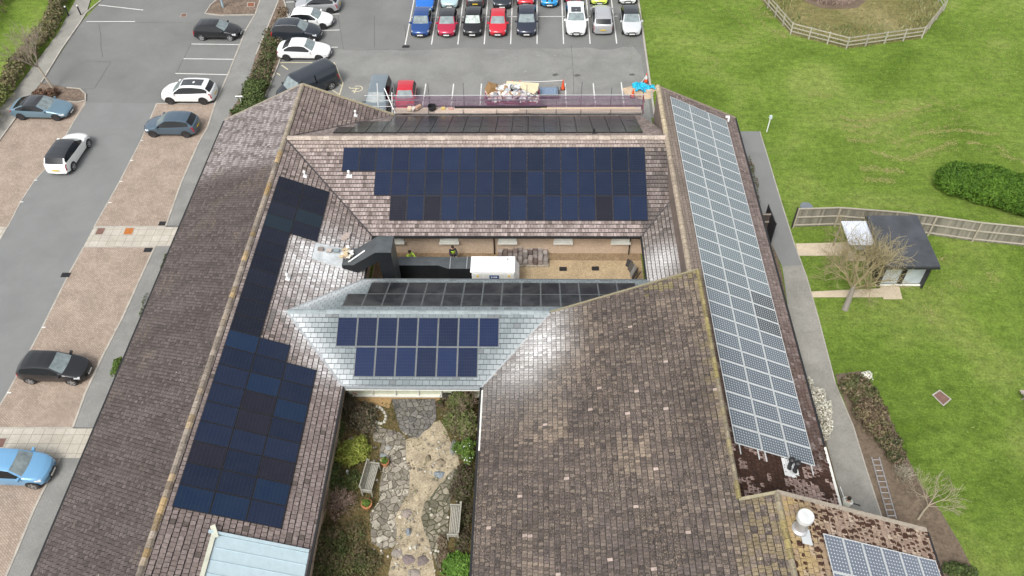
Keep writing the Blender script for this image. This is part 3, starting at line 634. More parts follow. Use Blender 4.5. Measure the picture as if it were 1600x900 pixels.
valley((-10.8, 27.75, 2.6), (-14.5, 31.88, 4.28), .13, LEAD); valley((-10.8, 36.05, 2.6), (-14.5, 31.92, 4.28), .09, LEAD); valley((-2.9, 27.75, 2.6), (.95, 31.8, 4.3), .11, LEAD)
valley((7.15, 40.05, 2.6), (9.15, 42.25, 3.72), .1)
# walls
def wallbox(a, b_, z0, z1, mat, name='wall', th=.25):
    m = MB(); d = Vector((b_[0]-a[0], b_[1]-a[1])); L = d.length; m.box(((a[0]+b_[0])/2, (a[1]+b_[1])/2, (z0+z1)/2), (L, th, z1-z0), rz=atan2(d.y, d.x)); return m.build(name, mat, B)
wallbox((-10.3, 41.15), (7.6, 41.15), 0, 2.75, BUFF); wallbox((-23.4, YB), (-23.4, 52.5), 0, 2.55, BUFF); wallbox((-11.3, YB), (-11.3, 40.6), 0, 2.55, BUFF)
wallbox((-23.4, 52.5), (-11.4, 52.5), 0, 2.75, BUFF); wallbox((-11.2, 52.7), (8.5, 52.7), 0, 2.7, BUFF); wallbox((-2.4, YB), (-2.4, 28.9), 0, 2.55, BUFF)
wallbox((-11.3, 29.1), (-2.4, 29.1), 0, 2.9, BUFF); wallbox((-11, 35.4), (7.6, 35.4), 0, 2.6, BUFF); wallbox((7.75, 36), (7.75, 41), 0, 2.6, BUFF); wallbox((14.8, 18), (14.8, 52.6), 0, 2.6, BUFF)
MOSSW = ground_mat('mossy_render', (.15, .115, .095), (.23, .18, .15), 4, (.30, .25, .2), .25, 1.2)
wallbox((9.12, 32), (9.12, 52.7), 2.0, 5.55, MOSSW, th=.08); wallbox((9.3, 52.6), (14.8, 52.6), 0, 2.7, BUFF); wallbox((17.3, YB), (17.3, 17.6), 0, 5.3, BUFF)
m = MB(); m.face([(9.1, 52.7, 2.5), (14.9, 52.8, 2.5), (9.1, 52.7, 5.55)][::-1], (.4, .3, .22)); m.face([(-24, 52.7, 2.4), (-10.9, 53.2, 2.4), (-17.4, 53.1, 5.5)][::-1]); m.face([(1, 31.75, 4.2), (9, 31.75, 2.5), (9, 31.75, 7.8)][::-1])
m.face([(9.02, 18, 5.3), (9.02, 31.8, 5.3), (9.02, 31.8, 7.9), (9.02, 18, 7.9)]); m.face([(9, 17.9, 4.9), (17.3, 17.9, 0), (17.3, 17.9, 5.4), (XR2, 17.9, ZR2-.1), (9, 17.9, 7.8)][::-1]); m.build('gable_wall', BUFF, B)
# gutters and pipes
def gutter(a, b_, z=2.55, mat=GUT, w_=.13):
    m = MB(); d = Vector((b_[0]-a[0], b_[1]-a[1])); m.box(((a[0]+b_[0])/2, (a[1]+b_[1])/2, z), (d.length, w_, .11), rz=atan2(d.y, d.x)); return m.build('gutter', mat, B)
gutter((-24.05, YB), (-24.05, 52.9)); gutter((-10.75, YB), (-10.75, 27.7)); gutter((-2.96, YB), (-2.96, 27.7)); gutter((-10.7, 27.68), (-3.0, 27.68), mat=plain('grey_gutter', (.25, .27, .28), .5)); gutter((-10.8, 36.1), (7.1, 36.1), mat=plain('dark_grey_gutter', (.10, .11, .115), .5))
gutter((-10.7, 39.98), (7.1, 39.98)); gutter((7.1, 36.2), (7.1, 40)); gutter((15.42, 24), (15.42, 53.1)); gutter((15.42, 17.9), (15.42, 24), mat=UPVC); gutter((17.95, YB), (17.95, 17.9), fS2(17.95, 0)-.03); gutter((-10.75, 36.2), (-10.75, 39.9)); gutter((-10.8, 53.62), (8.2, 53.62))
m = MB()
for x, y in ((-2.72, 40.92), (6.55, 40.92), (-10.9, 53.1)): m.tube([(x, y-.0, 0), (x, y, 2.2), (x, y-.75, 2.5)], .045)
m.build('downpipe', GUT, B)
m = MB(); m.tube([(-2.8, 27.2, 2.5), (-2.75, 27.2, 0)], .05); m.tube([(-2.86, 27.5, 2.62), (-2.86, 23.6, 2.62)], .06); m.build('downpipe', UPVC, B)
# courtyard windows: white frames with sills low in the buff wall
def window(x0, x1, y, z0, z1, sill=.16):
    m = MB(); m.box(((x0+x1)/2, y-.06, z0+.03), (x1-x0+.1, .36+sill, .06)); m.box(((x0+x1)/2, y, z1), (x1-x0, .12, .08)); m.box((x0+.04, y, (z0+z1)/2), (.08, .12, z1-z0)); m.box((x1-.04, y, (z0+z1)/2), (.08, .12, z1-z0)); m.box(((x0+x1)/2, y, (z0+z1)/2), (.06, .12, z1-z0))
    m.box(((x0+x1)/2, y-.06, z0+.22), (x1-x0, .06, .32)); o = m.build('window', UPVC, B); p = MB(); p.box(((x0+x1)/2, y+.02, (z0+z1)/2), (x1-x0-.1, .03, z1-z0-.1)); MB_child(p, 'pane', o, GLASSD)
for xp in (617, 702, 793, 880, 970):
    x = G(xp, 374, 1.35).x; window(x-.62, x+.62, 41.0, 1.2, 2.3)
# glazed garden side of the slate wing
m = MB(); m.box((-6.9, 28.84, .22), (8.2, .24, .09)); m.box((-6.9, 28.86, 1.9), (8.2, .14, .1))
for i in range(7): m.box((-10.9+i*1.36, 28.84, 1.05), (.08, .16, 1.7))
o = m.build('window_frame', UPVC, B); m = MB(); m.box((-6.9, 28.90, 1.05), (8.1, .04, 1.6)); MB_child(m, 'pane', o, CREAM)
m = MB(); m.box((-6.9, 28.88, .1), (8.2, .1, .16)); m.build('wall', plain('garden_plinth', (.50, .44, .30), .8, var=.15), B)
m = MB(); m.box((-6.85, 27.85, 2.44), (7.7, .5, .03)); m.build('soffit', UPVC, B)
# pale sheet metal porch roof in the lower left
PM = plain('pale_blue_metal_sheet', (.45, .56, .60), .35, .1, var=.06)
m = MB(); sx = -10.85
for i in range(10):
    y1, y0 = 17.72-i*.62, 17.72-(i+1)*.62
    for a, b_ in ((y0+.03, y1),): m.face([(-14.85, a, fWE(-14.85, 0)+.16), (sx, a, fWE(sx, 0)+.16), (sx, b_, fWE(sx, 0)+.16), (-14.85, b_, fWE(-14.85, 0)+.16)])
    m.box(((-14.85+sx)/2, y0, fWE((-14.85+sx)/2, 0)+.17), (4.35, .025, .05), rot=Vector((1, 0, -kW)).to_track_quat('X', 'Z').to_matrix())
m.face([(sx, 11.5, fWE(sx, 0)), (sx, 17.72, fWE(sx, 0)), (sx, 17.72, fWE(sx, 0)+.16), (sx, 11.5, fWE(sx, 0)+.16)]); o = m.build('metal_roof', PM, B)
strip3('metal_roof_edging', [(-15.2, 17.8, fWE(-15.2, 0)+.12), (-10.85, 17.8, fWE(-10.85, 0)+.12)], .12, PM, h=.12, dz=.08)
strip3('metal_roof_edging', [(-14.95, 17.9, fWE(-14.95, 0)+.1), (-14.95, 11, fWE(-14.95, 0)+.1)], .22, plain('cream_flashing', (.46, .47, .38), .6), h=.04, dz=.1)
strip3('metal_roof_edging', [(-15.08, 18.1, fWE(-15.08, 0)+.1), (-14.8, 17.55, fWE(-14.8, 0)+.1)], .24, plain('cream_flashing', (.46, .47, .38), .6), h=.05, dz=.15)
# ------------------------------------------------------------ solar arrays
def array(label, zf, dirs, cells, name='solar_array', frame=PVF, glass=PVD, colf=None, fw=.03, lift=.11, pw=1, ph=1, uvr=False, group='solar arrays on the roofs'):
    """cells: list of (x0,y0,x1,y1) plan rectangles"""
    cx = sum(c[0]+c[2] for c in cells)/2/len(cells); cy = sum(c[1]+c[3] for c in cells)/2/len(cells)
    t_ = thing(name, label, 'solar array', (cx, cy, zf(cx, cy)), group=group)
    sx, sy = (zf(cx+1, cy)-zf(cx, cy)), (zf(cx, cy+1)-zf(cx, cy)); lx, ly = sqrt(1+sx*sx), sqrt(1+sy*sy)
    for idx, (x0, y0, x1, y1) in enumerate(cells):
        g_ = .010; x0 += g_; y0 += g_; x1 -= g_; y1 -= g_; m = MB(); P = lambda x, y, d: (x, y, zf(x, y)+lift+d)
        c = colf(idx, (x0+x1)/2, (y0+y1)/2); ix, iy = fw/lx, fw/ly
        W_, H_ = (x1-x0-2*ix)*lx, (y1-y0-2*iy)*ly
        uv = [(0, 0), (W_, 0), (W_, H_), (0, H_)]
        if uvr: uv = [(b_, a) for a, b_ in uv]
        q = [(x0+ix, y0+iy), (x1-ix, y0+iy), (x1-ix, y1-iy), (x0+ix, y1-iy)]; o_ = [(x0, y0), (x1, y0), (x1, y1), (x0, y1)]
        m.face([P(*p, -.002) for p in q], c, uv, 1)
        for k in range(4):
            k2 = (k+1) % 4; m.face([P(*o_[k], .003), P(*o_[k2], .003), P(*q[k2], .001), P(*q[k], .001)], mi=0); m.face([P(*o_[k], -.04), P(*o_[k2], -.04), P(*o_[k2], .003), P(*o_[k], .003)], mi=0)
        m.build('solar_panel', [frame, glass], t_, uvs=True)
    return t_
rp = random.Random(3)
def pvcol(pb=.5, pbr=.2):
    def f(i, x, y):
        r = rp.random()
        if r < pbr: c = (.012, .011, .018)
        elif r < pbr+pb: c = (.0075, .0145, .039)
        else: c = (.0065, .012, .030)
        return jit(c, .2)
    return f
def grid(x0, y0, dx, dy, rows): return [(x0+dx*i, y0-dy*(r+1), x0+dx*(i+1), y0-dy*r) for r, (a, b_) in enumerate(rows) for i in range(a, b_)]
W_rows = [(0, 2)]*4+[(0, 1)]*7+[(0, 2)]*1+[(0, 3)]*8
def wcol(i, x, y):
    r = rp.random()
    if y > 29: return jit((.011, .013, .022), .25) if r > .12 else (.012, .022, .032)
    return jit((.009, .022, .052), .15) if r < .28 else (jit((.014, .013, .021), .12) if r < .48 else jit((.010, .016, .036), .2))
array('long stepped black solar array on the left wing slope', fWE, 0, grid(-16.97, 42.8, 1.573, 1.207, W_rows), colf=wcol)
array('three row dark blue solar array on the slope above the gravel courtyard', fNS, 0, grid(-13.17, 46.02, 1.154, 1.672, [(0, 18), (2, 18), (3, 18)]), colf=pvcol(.70, .05), uvr=True)
array('glossy black solar array on the far slope facing the car park', fNN, 0, [(-14.28+1.154*i, 47.87+1.7*r, -14.28+1.154*(i+1), 47.87+1.7*(r+1)) for r, a in enumerate((0, 1, 3)) for i in range(a, 19)], colf=lambda i, x, y: jit((.020, .021, .024), .15), glass=plain('glossy_black_solar_glass', (.030, .032, .036), .22, spec=.5, var=.2, vs=.6))
array('small blue solar array with one stepped row on the grey slate roof', fSS, 0, grid(-11.42, 31.55, 1.18, 1.66, [(0, 8), (1, 7)]), colf=lambda i, x, y: jit((.006, .014, .048), .35), frame=plain('grey_tray_frame', (.13, .14, .14), .5), fw=.035, lift=.05, uvr=True)
array('dusty black solar array partly behind the tall lichened roof', fSN, 0, [(-11.37+1.18*i, 32.5+1.56*r, -11.37+1.18*(i+1), 32.5+1.56*(r+1)) for r, (a, b_) in enumerate(((0, 15), (1, 15))) for i in range(a, b_)], colf=lambda i, x, y: jit((.014, .015, .018), .3), glass=PVG, frame=plain('grey_tray_frame', (.13, .14, .14), .5), fw=.035, lift=.05, uvr=True)
def ecol(i, x, y):
    if 31.2 < y < 33.6 and x > 12.8: return (.06, .07, .08)
    return jit(lerpc((.13, .165, .178), (.105, .128, .155), sm(38, 27, y)), .1)
array('long pale white framed solar array on the right wing', fEE, 0, [(9.96+1.492*i+(.05 if j > 7 else 0)*0, 52.02-1.055*(j+1), 9.96+1.492*(i+1), 52.02-1.055*j) for j in range(28) for i in range(3)], frame=PVA, glass=PVW, colf=ecol, fw=.045, lift=.16)
array('white framed solar array on the yellow lichened roof', fS2, 0, [(12.2+.93*i, 16.45-1.68*(j+1), 12.2+.93*(i+1), 16.45-1.68*j) for j in range(4) for i in range(6)], frame=PVA, glass=PVW, colf=lambda i, x, y: jit((.13, .15, .19), .1), fw=.04, lift=.16, uvr=True)
m = MB()
for x in (10.2, 11.2, 11.6, 12.7, 13.2, 14.2): m.box((x, 22.25, fEE(x, 0)+.10), (.05, .6, .05))
for x, y in ((12.5, 49), ): pass
q = one(m, 'mounting_rails', PVA, 'row of bare aluminium rail ends poking from below the long white framed array', 'rail')
# ------------------------------------------------------------ roof fittings
def vent_pipe(p, zf, label, h=.45, r=.09, mat=WHITE, cap=True, base=(.36, .26), basemat=WHITE, big=False):
    if mat is WHITE: r *= .62; h *= .75
    x, y = p; z = zf(x, y); t_ = thing('roof_vent', label, 'roof vent', (x, y, z), group='vents poking through the roofs')
    n_ = Vector((-(zf(x+1, y)-z), -(zf(x, y+1)-z), 1)); rot = n_.to_track_quat('Z', 'Y').to_matrix()
    m = MB(); m.box((x, y, z+.055), (base[0], base[1], .02), rot=rot); m.build('flashing', basemat, t_)
    m = MB(); m.lathe((x, y, z), [(r*1.5, 0), (r*1.3, .12), (r, .16), (r, h)], 12); m.build('pipe', mat, t_, smooth=False)
    if cap: m = MB(); m.lathe((x, y, z+h), [(r*1.1, 0), (r*1.7, .03), (r*1.6, .12), (r*.6, .18)], 12); m.build('cap', mat, t_)
def onplane(px, py, zf, z=4.):
    for _ in range(12): q = G(px, py, z); z = zf(q.x, q.y)
    return (q.x, q.y)
vent_pipe(onplane(477, 276, fWE), fWE, 'small white vent beside the upper valley of the left wing')
vent_pipe(onplane(546, 276, fNS), fNS, 'white capped vent below the left end of the blue array', h=.5)
vent_pipe(onplane(450, 436, fWE), fWE, 'small white vent between the black array and the dusty duct flashing')
vent_pipe(onplane(556, 181, fWE), fWE, 'small white vent on the far left gable slope near the car park')
vent_pipe(onplane(928, 209, fNN), fNN, 'short black pipe at the near edge of the glossy far array', h=.4, mat=BLK, cap=False, base=(.25, .25), basemat=BLK)
vent_pipe(onplane(1232, 732, fEE), fEE, 'black flue on a white plate below the long array, left of a pair', h=.75, r=.10, mat=BLK, base=(1.0, .7))
vent_pipe(onplane(1241, 737, fEE), fEE, 'black flue on a white plate below the long array, right of a pair', h=.75, r=.10, mat=BLK, base=(.4, .5))
q = onplane(1248, 829, fS2); z = fS2(*q)
t_ = thing('chimney_flue', 'fat silver chimney flue with round flat cap on the yellow lichened roof', 'flue', (q[0], q[1], z))
m = MB(); m.lathe((q[0], q[1], z-.15), [(.33, 0), (.33, .35), (.24, .42), (.24, 1.15)], 20); m.build('pipe', STEEL, t_)
m = MB(); m.lathe((q[0], q[1], z+1.0), [(.28, 0), (.34, .04), (.34, .26), (.32, .31), (.01, .315)], 20); m.build('cap', plain('pale_metal_cap', (.55, .56, .56), .4), t_)
m = MB(); m.box((q[0]+.25, q[1]-.25, z-.02), (.7, .5, .03), rot=Vector((.45, 0, 1)).to_track_quat('Z', 'Y').to_matrix()); m.build('flashing', PVA, t_)
q = onplane(1312+600-600, 170, fEE) if 0 else (14.5, 51.9)
m = MB(); m.box((14.6, 52.1, fEE(14.6, 0)+.3), (.12, .2, .4)); m.box((14.5, 52.1, fEE(14.6, 0)+.5), (.3, .12, .1)); one(m, 'camera_bracket', WHITE, 'tiny white bracket at the far right corner of the long array', 'bracket')
# ------------------------------------------------------------ cars
def paint(name, col, metal=.15, rough=.28): return plain('paint_'+name, col, rough, metal, .5, var=.03, vs=1, coat=.8)
def interp(tab, x):
    for (a, va), (b_, vb) in zip(tab, tab[1:]):
        if x <= b_: t = (x-a)/(b_-a) if b_ > a else 0; return va+(vb-va)*t
    return tab[-1][1]
SHAPES = {  # top line, belt line (fraction from nose, height), cowl, screen top, roof end, rear glass end
 'hatch': ([(0, .52), (.02, .68), (.08, .78), (.24, .95), (.27, .98), (.44, 1.40), (.52, 1.45), (.65, 1.47), (.80, 1.43), (.88, 1.36), (.965, 1.02), (.99, .95), (1, .60)], [(0, .62), (.25, .90), (.6, .95), (.9, 1.02), (1, .9)], (.27, .44, .88, .965)),
 'suv': ([(0, .58), (.02, .78), (.08, .92), (.22, 1.06), (.26, 1.10), (.41, 1.54), (.5, 1.60), (.65, 1.62), (.82, 1.57), (.90, 1.48), (.97, 1.12), (.99, 1.04), (1, .68)], [(0, .72), (.25, 1.02), (.6, 1.06), (.9, 1.14), (1, 1.0)], (.26, .41, .90, .97)),
 'coupe': ([(0, .46), (.02, .60), (.08, .70), (.26, .88), (.30, .92), (.46, 1.33), (.55, 1.38), (.66, 1.36), (.76, 1.27), (.92, 1.0), (.97, .98), (.99, .92), (1, .55)], [(0, .56), (.28, .84), (.6, .90), (.9, .95), (1, .88)], (.30, .46, .72, .92)),
 'sedan': ([(0, .48), (.02, .64), (.08, .74), (.26, .90), (.30, .94), (.44, 1.36), (.53, 1.42), (.66, 1.42), (.74, 1.36), (.88, 1.04), (.97, 1.0), (.99, .92), (1, .6)], [(0, .58), (.28, .86), (.6, .92), (.9, .96), (1, .9)], (.30, .44, .74, .88)),
 'mpv': ([(0, .6), (.02, .8), (.07, .95), (.18, 1.08), (.21, 1.12), (.36, 1.66), (.45, 1.74), (.7, 1.76), (.90, 1.72), (.94, 1.66), (.985, 1.15), (.993, 1.0), (1, .7)], [(0, .72), (.2, 1.02), (.6, 1.06), (.95, 1.1), (1, 1.0)], (.21, .36, .94, .985)),
 'van': ([(0, .65), (.02, .85), (.06, 1.02), (.15, 1.18), (.17, 1.22), (.29, 1.86), (.35, 1.94), (.7, 1.97), (.96, 1.95), (.985, 1.88), (.993, 1.5), (.996, 1.0), (1, .6)], [(0, .75), (.2, 1.08), (.6, 1.12), (.95, 1.15), (1, 1.0)], (.17, .29, .99, .995)),
}
def car(label, loc, heading, shape='hatch', size=(4.3, 1.8, 1.47), body=None, roof=None, rim=CHROME, trim=False, sunroof=None, rails=False, stripes=None, cladding=False, screen=WIND, privacy=False, group='cars parked round the building', cat='car', name='parked_car', drl=None):
    L, Wd, H = size; top, belt, (c1, c2, r1, r2) = SHAPES[shape]; hs_ = H/max(v for _, v in top)
    t_ = thing(name, label, cat, (loc[0], loc[1], .03), heading, group)
    S = sorted(set([i/44 for i in range(45)]+[c1, c2, r1, r2, .02, .008, .06, .985, .993]+[.35, (c2+r1)/2]+([.57] if shape != 'van' else [])))
    hw = Wd/2
    def ring(s):
        zt = interp(top, s)*hs_; zb = min(interp(belt, s)*hs_, zt-.07)
        w_ = hw*(1-.20*max(0, 1-s/.16)**2-.12*max(0, 1-(1-s)/.14)**2); gh = max(0, zt-zb-.08); wr = w_*.985-.05-.30*gh*(.45 if shape in ('van',) else 1); zbot = .20+.10*max(0, 1-s/.05)+.08*max(0, 1-(1-s)/.06)
        ze = zt-(.035 if gh < .05 else .055)
        R = [(0, zbot), (w_*.86, zbot), (w_*.965, zbot+.10), (w_*1.0, .30+.28*zb), (w_*1.0, zb-.12), (w_*.975, zb), (wr, ze), (wr*.88, zt-.02), (wr*.5, zt-.004), (0, zt+.004)]
        pts = []
        for y, z in R:
            f = (abs(y)/hw)**2; x = L*(.5-s); x -= .30*f*max(0, 1-s/.3)*(1 if s < .3 else 0); x += .12*f*max(0, 1-(1-s)/.2); x -= (.10*f if c1-.02 <= s <= c2+.02 and z > zb else 0)
            pts.append((x, y, z))
        return pts
    rings = [ring(s) for s in S]; K = len(rings[0])
    parts = {}
    def add(key, q): parts.setdefault(key, MB()).face(q)
    for i in range(len(S)-1):
        sm_ = (S[i]+S[i+1])/2; A, C_ = rings[i], rings[i+1]; gh = interp(top, sm_)*hs_-interp(belt, sm_)*hs_
        for k in range(K-1):
            key = 'body'
            if c1 <= sm_ <= c2 and k >= 7: key = 'windscreen'
            elif r1 <= sm_ <= r2 and k >= 6 and k >= 7: key = 'rear_window'
            elif k == 5 and gh > .17 and c1+.03 < sm_ < r2-.035:
                key = 'side'
                if shape == 'van' and sm_ > .36: key = 'body'
                if (abs(sm_-.57) < .012) or sm_ > r1+.03 and shape in ('suv', 'mpv', 'hatch') and gh < .25: key = 'body' if abs(sm_-.57) > .013 else 'side'
            elif k >= 6 and c2 < sm_ < r1 and roof: key = 'roof'
            elif k == 1 or k == 0: key = 'sill'
            elif k == 2 and cladding: key = 'sill'
            elif k in (4,) and .02 <= sm_ < .085: key = 'headlight'
            elif k == 3 and sm_ < .045 and not (sm_ > .02): key = 'body'
            elif k == 4 and sm_ > .955: key = 'taillight'
            elif k == 3 and sm_ > .975 and shape in ('suv', 'mpv', 'van', 'hatch'): key = 'taillight'
            elif k in (5,) and sm_ < .05 and sm_ > .02: key = 'headlight'
            for sgn in (1, -1):
                q = [A[k], C_[k], C_[k+1], A[k+1]]
                if sgn > 0: add(key+('L' if key in ('side', 'headlight', 'taillight') else ''), [(x, y, z) for x, y, z in q])
                else: add(key+('R' if key in ('side', 'headlight', 'taillight') else ''), [(x, -y, z) for x, y, z in q][::-1])
    for R, rev in ((rings[0], False), (rings[-1], True)):
        q = [(x, y, z) for x, y, z in R]+[(x, -y, z) for x, y, z in R[-2:0:-1]]; parts['body'].face(q if not rev else q[::-1])
    bm_ = parts.pop('body'); bo = bm_.build('body', body, t_, True, False)
    def weld(o):
        bmm = bmesh.new(); bmm.from_mesh(o.data); bmesh.ops.remove_doubles(bmm, verts=bmm.verts, dist=.0004); bmesh.ops.recalc_face_normals(bmm, faces=bmm.faces); bmm.to_mesh(o.data); bmm.free()
    weld(bo)
    for key, mt, nm in (('windscreen', screen, 'windscreen'), ('rear_window', GLASSD, 'rear_window'), ('sideL', GLASSD, 'side_window'), ('sideR', GLASSD, 'side_window'), ('roof', roof, 'roof'), ('sill', BLK, 'sill'), ('headlightL', LAMP, 'headlight'), ('headlightR', LAMP, 'headlight'), ('taillightL', TAIL, 'taillight'), ('taillightR', TAIL, 'taillight')):
        if key in parts: weld(parts[key].build(nm, mt, t_, True, False))
    r_ = .325*(1.08 if shape in ('suv', 'van') else 1)*(L/4.3)**.3; wb = L*.615; xf = L*.5-L*.195; 
    for xx in (xf, xf-wb):
        for sg in (1, -1):
            s_ = .5-xx/L; wy = hw*(1-.20*max(0, 1-s_/.16)**2-.12*max(0, 1-(1-s_)/.14)**2)
            m = MB(); M_ = []
            for rr, yy in ((r_*.7, wy-.25), (r_, wy-.22), (r_, wy+.0), (r_*.93, wy+.018), (r_*.72, wy+.02)): M_.append((rr, yy))
            n_ = 20
            for (ra, ya), (rb, yb) in zip(M_, M_[1:]):
                for k in range(n_):
                    a, a2 = 2*pi*k/n_, 2*pi*(k+1)/n_; q = [(xx+ra*cos(a), sg*ya, r_+ra*sin(a)-.02), (xx+ra*cos(a2), sg*ya, r_+ra*sin(a2)-.02), (xx+rb*cos(a2), sg*yb, r_+rb*sin(a2)-.02), (xx+rb*cos(a), sg*yb, r_+rb*sin(a)-.02)]; m.face(q if sg > 0 else q[::-1])
            w_ = m.build('wheel', TYRE, t_, False, False)
            m = MB(); rr = r_*.72
            for k in range(n_): a, a2 = 2*pi*k/n_, 2*pi*(k+1)/n_; m.face([(xx, sg*(wy-.03), r_-.02), (xx+rr*cos(a), sg*(wy+.005), r_-.02+rr*sin(a)), (xx+rr*cos(a2), sg*(wy+.005), r_-.02+rr*sin(a2))], mi=1)
            for k in range(5):
                a = 2*pi*k/5+.3; d = Vector((cos(a), 0, sin(a))); e = Vector((-sin(a), 0, cos(a)))*.035; c_ = Vector((xx, sg*(wy+.004), r_-.02)); o2 = Vector((xx, sg*(wy+.016), r_-.02))+d*rr
                m.face([c_-e*1.6, o2-e, o2+e, c_+e*1.6])
            for k in range(n_):
                a, a2 = 2*pi*k/n_, 2*pi*(k+1)/n_; m.face([(xx+rr*cos(a), sg*(wy+.021), r_-.02+rr*sin(a)), (xx+rr*cos(a2), sg*(wy+.021), r_-.02+rr*sin(a2)), (xx+rr*.9*cos(a2), sg*(wy+.01), r_-.02+rr*.9*sin(a2)), (xx+rr*.9*cos(a), sg*(wy+.01), r_-.02+rr*.9*sin(a))])
            q = m.build('rim', [rim, DRIM], None, False, False); q.parent = w_
            m = MB(); ro = r_+.055    # dark wheel arch opening
            for k in range(14):
                a, a2 = pi*(-.12)+1.24*pi*k/14, pi*(-.12)+1.24*pi*(k+1)/14; q = [(xx+r_*.9*cos(a), sg*(wy+.004), r_-.02+r_*.9*sin(a)), (xx+ro*cos(a), sg*(wy+.006), r_-.02+ro*sin(a)), (xx+ro*cos(a2), sg*(wy+.006), r_-.02+ro*sin(a2)), (xx+r_*.9*cos(a2), sg*(wy+.004), r_-.02+r_*.9*sin(a2))]
                m.face(q)
            m.build('wheel_arch', BLK, t_, False, False)
    # mirrors, grille, plates
    zb = interp(belt, c1+.06)*hs_
    for sg in (1, -1):
        m = MB(); x = L*(.5-c1-.045); m.box((x, sg*(hw+.07), zb+.06), (.14, .2, .13), rz=sg*.15); m.box((x, sg*(hw-.03), zb+.01), (.05, .12, .05)); m.build('mirror', body if not trim else BLK, t_, False, False)
    xn = L*.5; zg = interp(top, .01)*hs_
    m = MB(); m.box((xn+.004, 0, zg*.62), (.02, Wd*.40, .15)); m.box((xn-.02, 0, zg*.86), (.05, Wd*.30, .09)); m.build('grille', BLK, t_, False, False)
    m = MB(); m.box((xn+.02, 0, zg*.66), (.015, .52, .11)); m.build('number_plate', PLW, t_, False, False)
    m = MB(); m.box((-xn-.008, 0, .62*hs_ if shape != 'van' else .5), (.02, .52, .11)); m.build('number_plate', PLY, t_, False, False)
    if sunroof: 
        z = interp(top, .6)*hs_; m = MB(); x0, x1 = L*(.5-c2-.02), L*(.5-r1+.08) if sunroof == 'long' else L*(.5-c2-.2)
        S2 = [.5-x0/L+(x0-x1)/L*i/6 for i in range(7)]
        for a, b_ in zip(S2, S2[1:]): m.face([(L*(.5-a), -hw*.48, interp(top, a)*hs_+.006), (L*(.5-b_), -hw*.48, interp(top, b_)*hs_+.006), (L*(.5-b_), hw*.48, interp(top, b_)*hs_+.006), (L*(.5-a), hw*.48, interp(top, a)*hs_+.006)][::-1])
        m.build('sunroof', plain('sunroof_glass', (.05, .055, .06), .1, spec=.8, var=0), t_, False, False)
    if rails:
        for sg in (1, -1): m = MB(); m.tube([(L*(.5-s), sg*hw*.70, interp(top, s)*hs_+.02) for s in (c2+.03, .55, .7, r1-.03)], .018, 5); m.build('roof_rail', STEEL if rails is True else rails, t_, False, False)
    if stripes:
        m = MB()
        for sg in (1, -1):
            ss = [.03, .06, .1, .15, .2, c1-.01]
            for a, b_ in zip(ss, ss[1:]): m.face([(L*(.5-a), sg*.14, interp(top, a)*hs_+.012), (L*(.5-b_), sg*.14, interp(top, b_)*hs_+.012), (L*(.5-b_), sg*.32, interp(top, b_)*hs_+.010), (L*(.5-a), sg*.32, interp(top, a)*hs_+.010)][::(-1 if sg > 0 else 1)])
        m.build('bonnet_stripes', stripes, t_, False, False)
    return t_
P_BLACK = paint('black', (.012, .013, .015)); P_WHITE = paint('white', (.80, .81, .80), 0, .3); P_SLATE = paint('slate_blue', (.085, .13, .175), .4); P_TEAL = paint('steel_blue', (.16, .26, .33), .4)
P_LBLUE = paint('light_blue', (.16, .36, .58), .2); P_BLUE = paint('deep_blue', (.02, .07, .24), .3); P_BBLUE = paint('bright_blue', (.02, .16, .58), .2); P_RED = paint('red', (.52, .02, .035), .1); P_CRIM = paint('crimson', (.42, .02, .06), .2)
P_NAVY = paint('navy_grey', (.035, .042, .065), .4); P_SILV = paint('silver', (.52, .53, .54), .5); P_PALE = paint('pale_aqua', (.45, .60, .64), .3); P_DGREY = paint('dark_grey', (.07, .075, .08), .4); P_LIME = paint('lime', (.62, .78, .12), 0); P_LGREY = paint('light_grey', (.58, .60, .61), .2)
P_CYAN = paint('cyan_blue', (.02, .27, .60), .2); P_MGREY = paint('mid_grey_blue', (.25, .30, .33), .5); P_ROOFB = paint('roof_black', (.03, .033, .037)); P_CHAR = paint('charcoal', (.028, .035, .045), .3)
def mid(a, b_, off): return ((a[0]+b_[0])/2+off[0], (a[1]+b_[1])/2+off[1])
H0 = 0; HN = pi/2; HS = -pi/2; HW_ = pi
car('black hatchback nose-in towards the footway beside the top mulch island', (-29.5, 69.75), H0-.03, 'hatch', (4.35, 1.8, 1.44), P_BLACK)
car('white SUV with black sunroof parked just above the grey blue hatchback', (-29.35, 59.7), HW_-.02, 'suv', (4.65, 1.9, 1.60), P_WHITE, rim=DRIM, sunroof='long')
car('slate blue hatchback facing the road at the top of the brick bays', (-29.45, 55.1), HW_-.02, 'hatch', (4.4, 1.82, 1.52), P_SLATE, rim=DRIM)
car('steel blue four door coupe with dark roof below the small bare tree', (-41.1, 57.5), H0-.04, 'coupe', (4.9, 1.95, 1.40), P_TEAL, roof=P_ROOFB, rim=DRIM)
car('white coupe SUV with black glass roof driving away along the road', (-36.6, 51.6), HN-.05, 'suv', (4.65, 1.9, 1.60), P_WHITE, roof=P_ROOFB, cladding=False, group='cars driving past the building', name='moving_car')
car('black three door hatchback alone in the brick bays beside the footway', (-29.3, 30.45), H0-.03, 'hatch', (4.25, 1.75, 1.46), P_BLACK, rim=CHROME)
car('light blue SUV cut by the left edge below the lower slab crossing', (-28.75, 23.45), H0-.03, 'suv', (4.2, 1.8, 1.60), P_LBLUE, rim=CHROME)
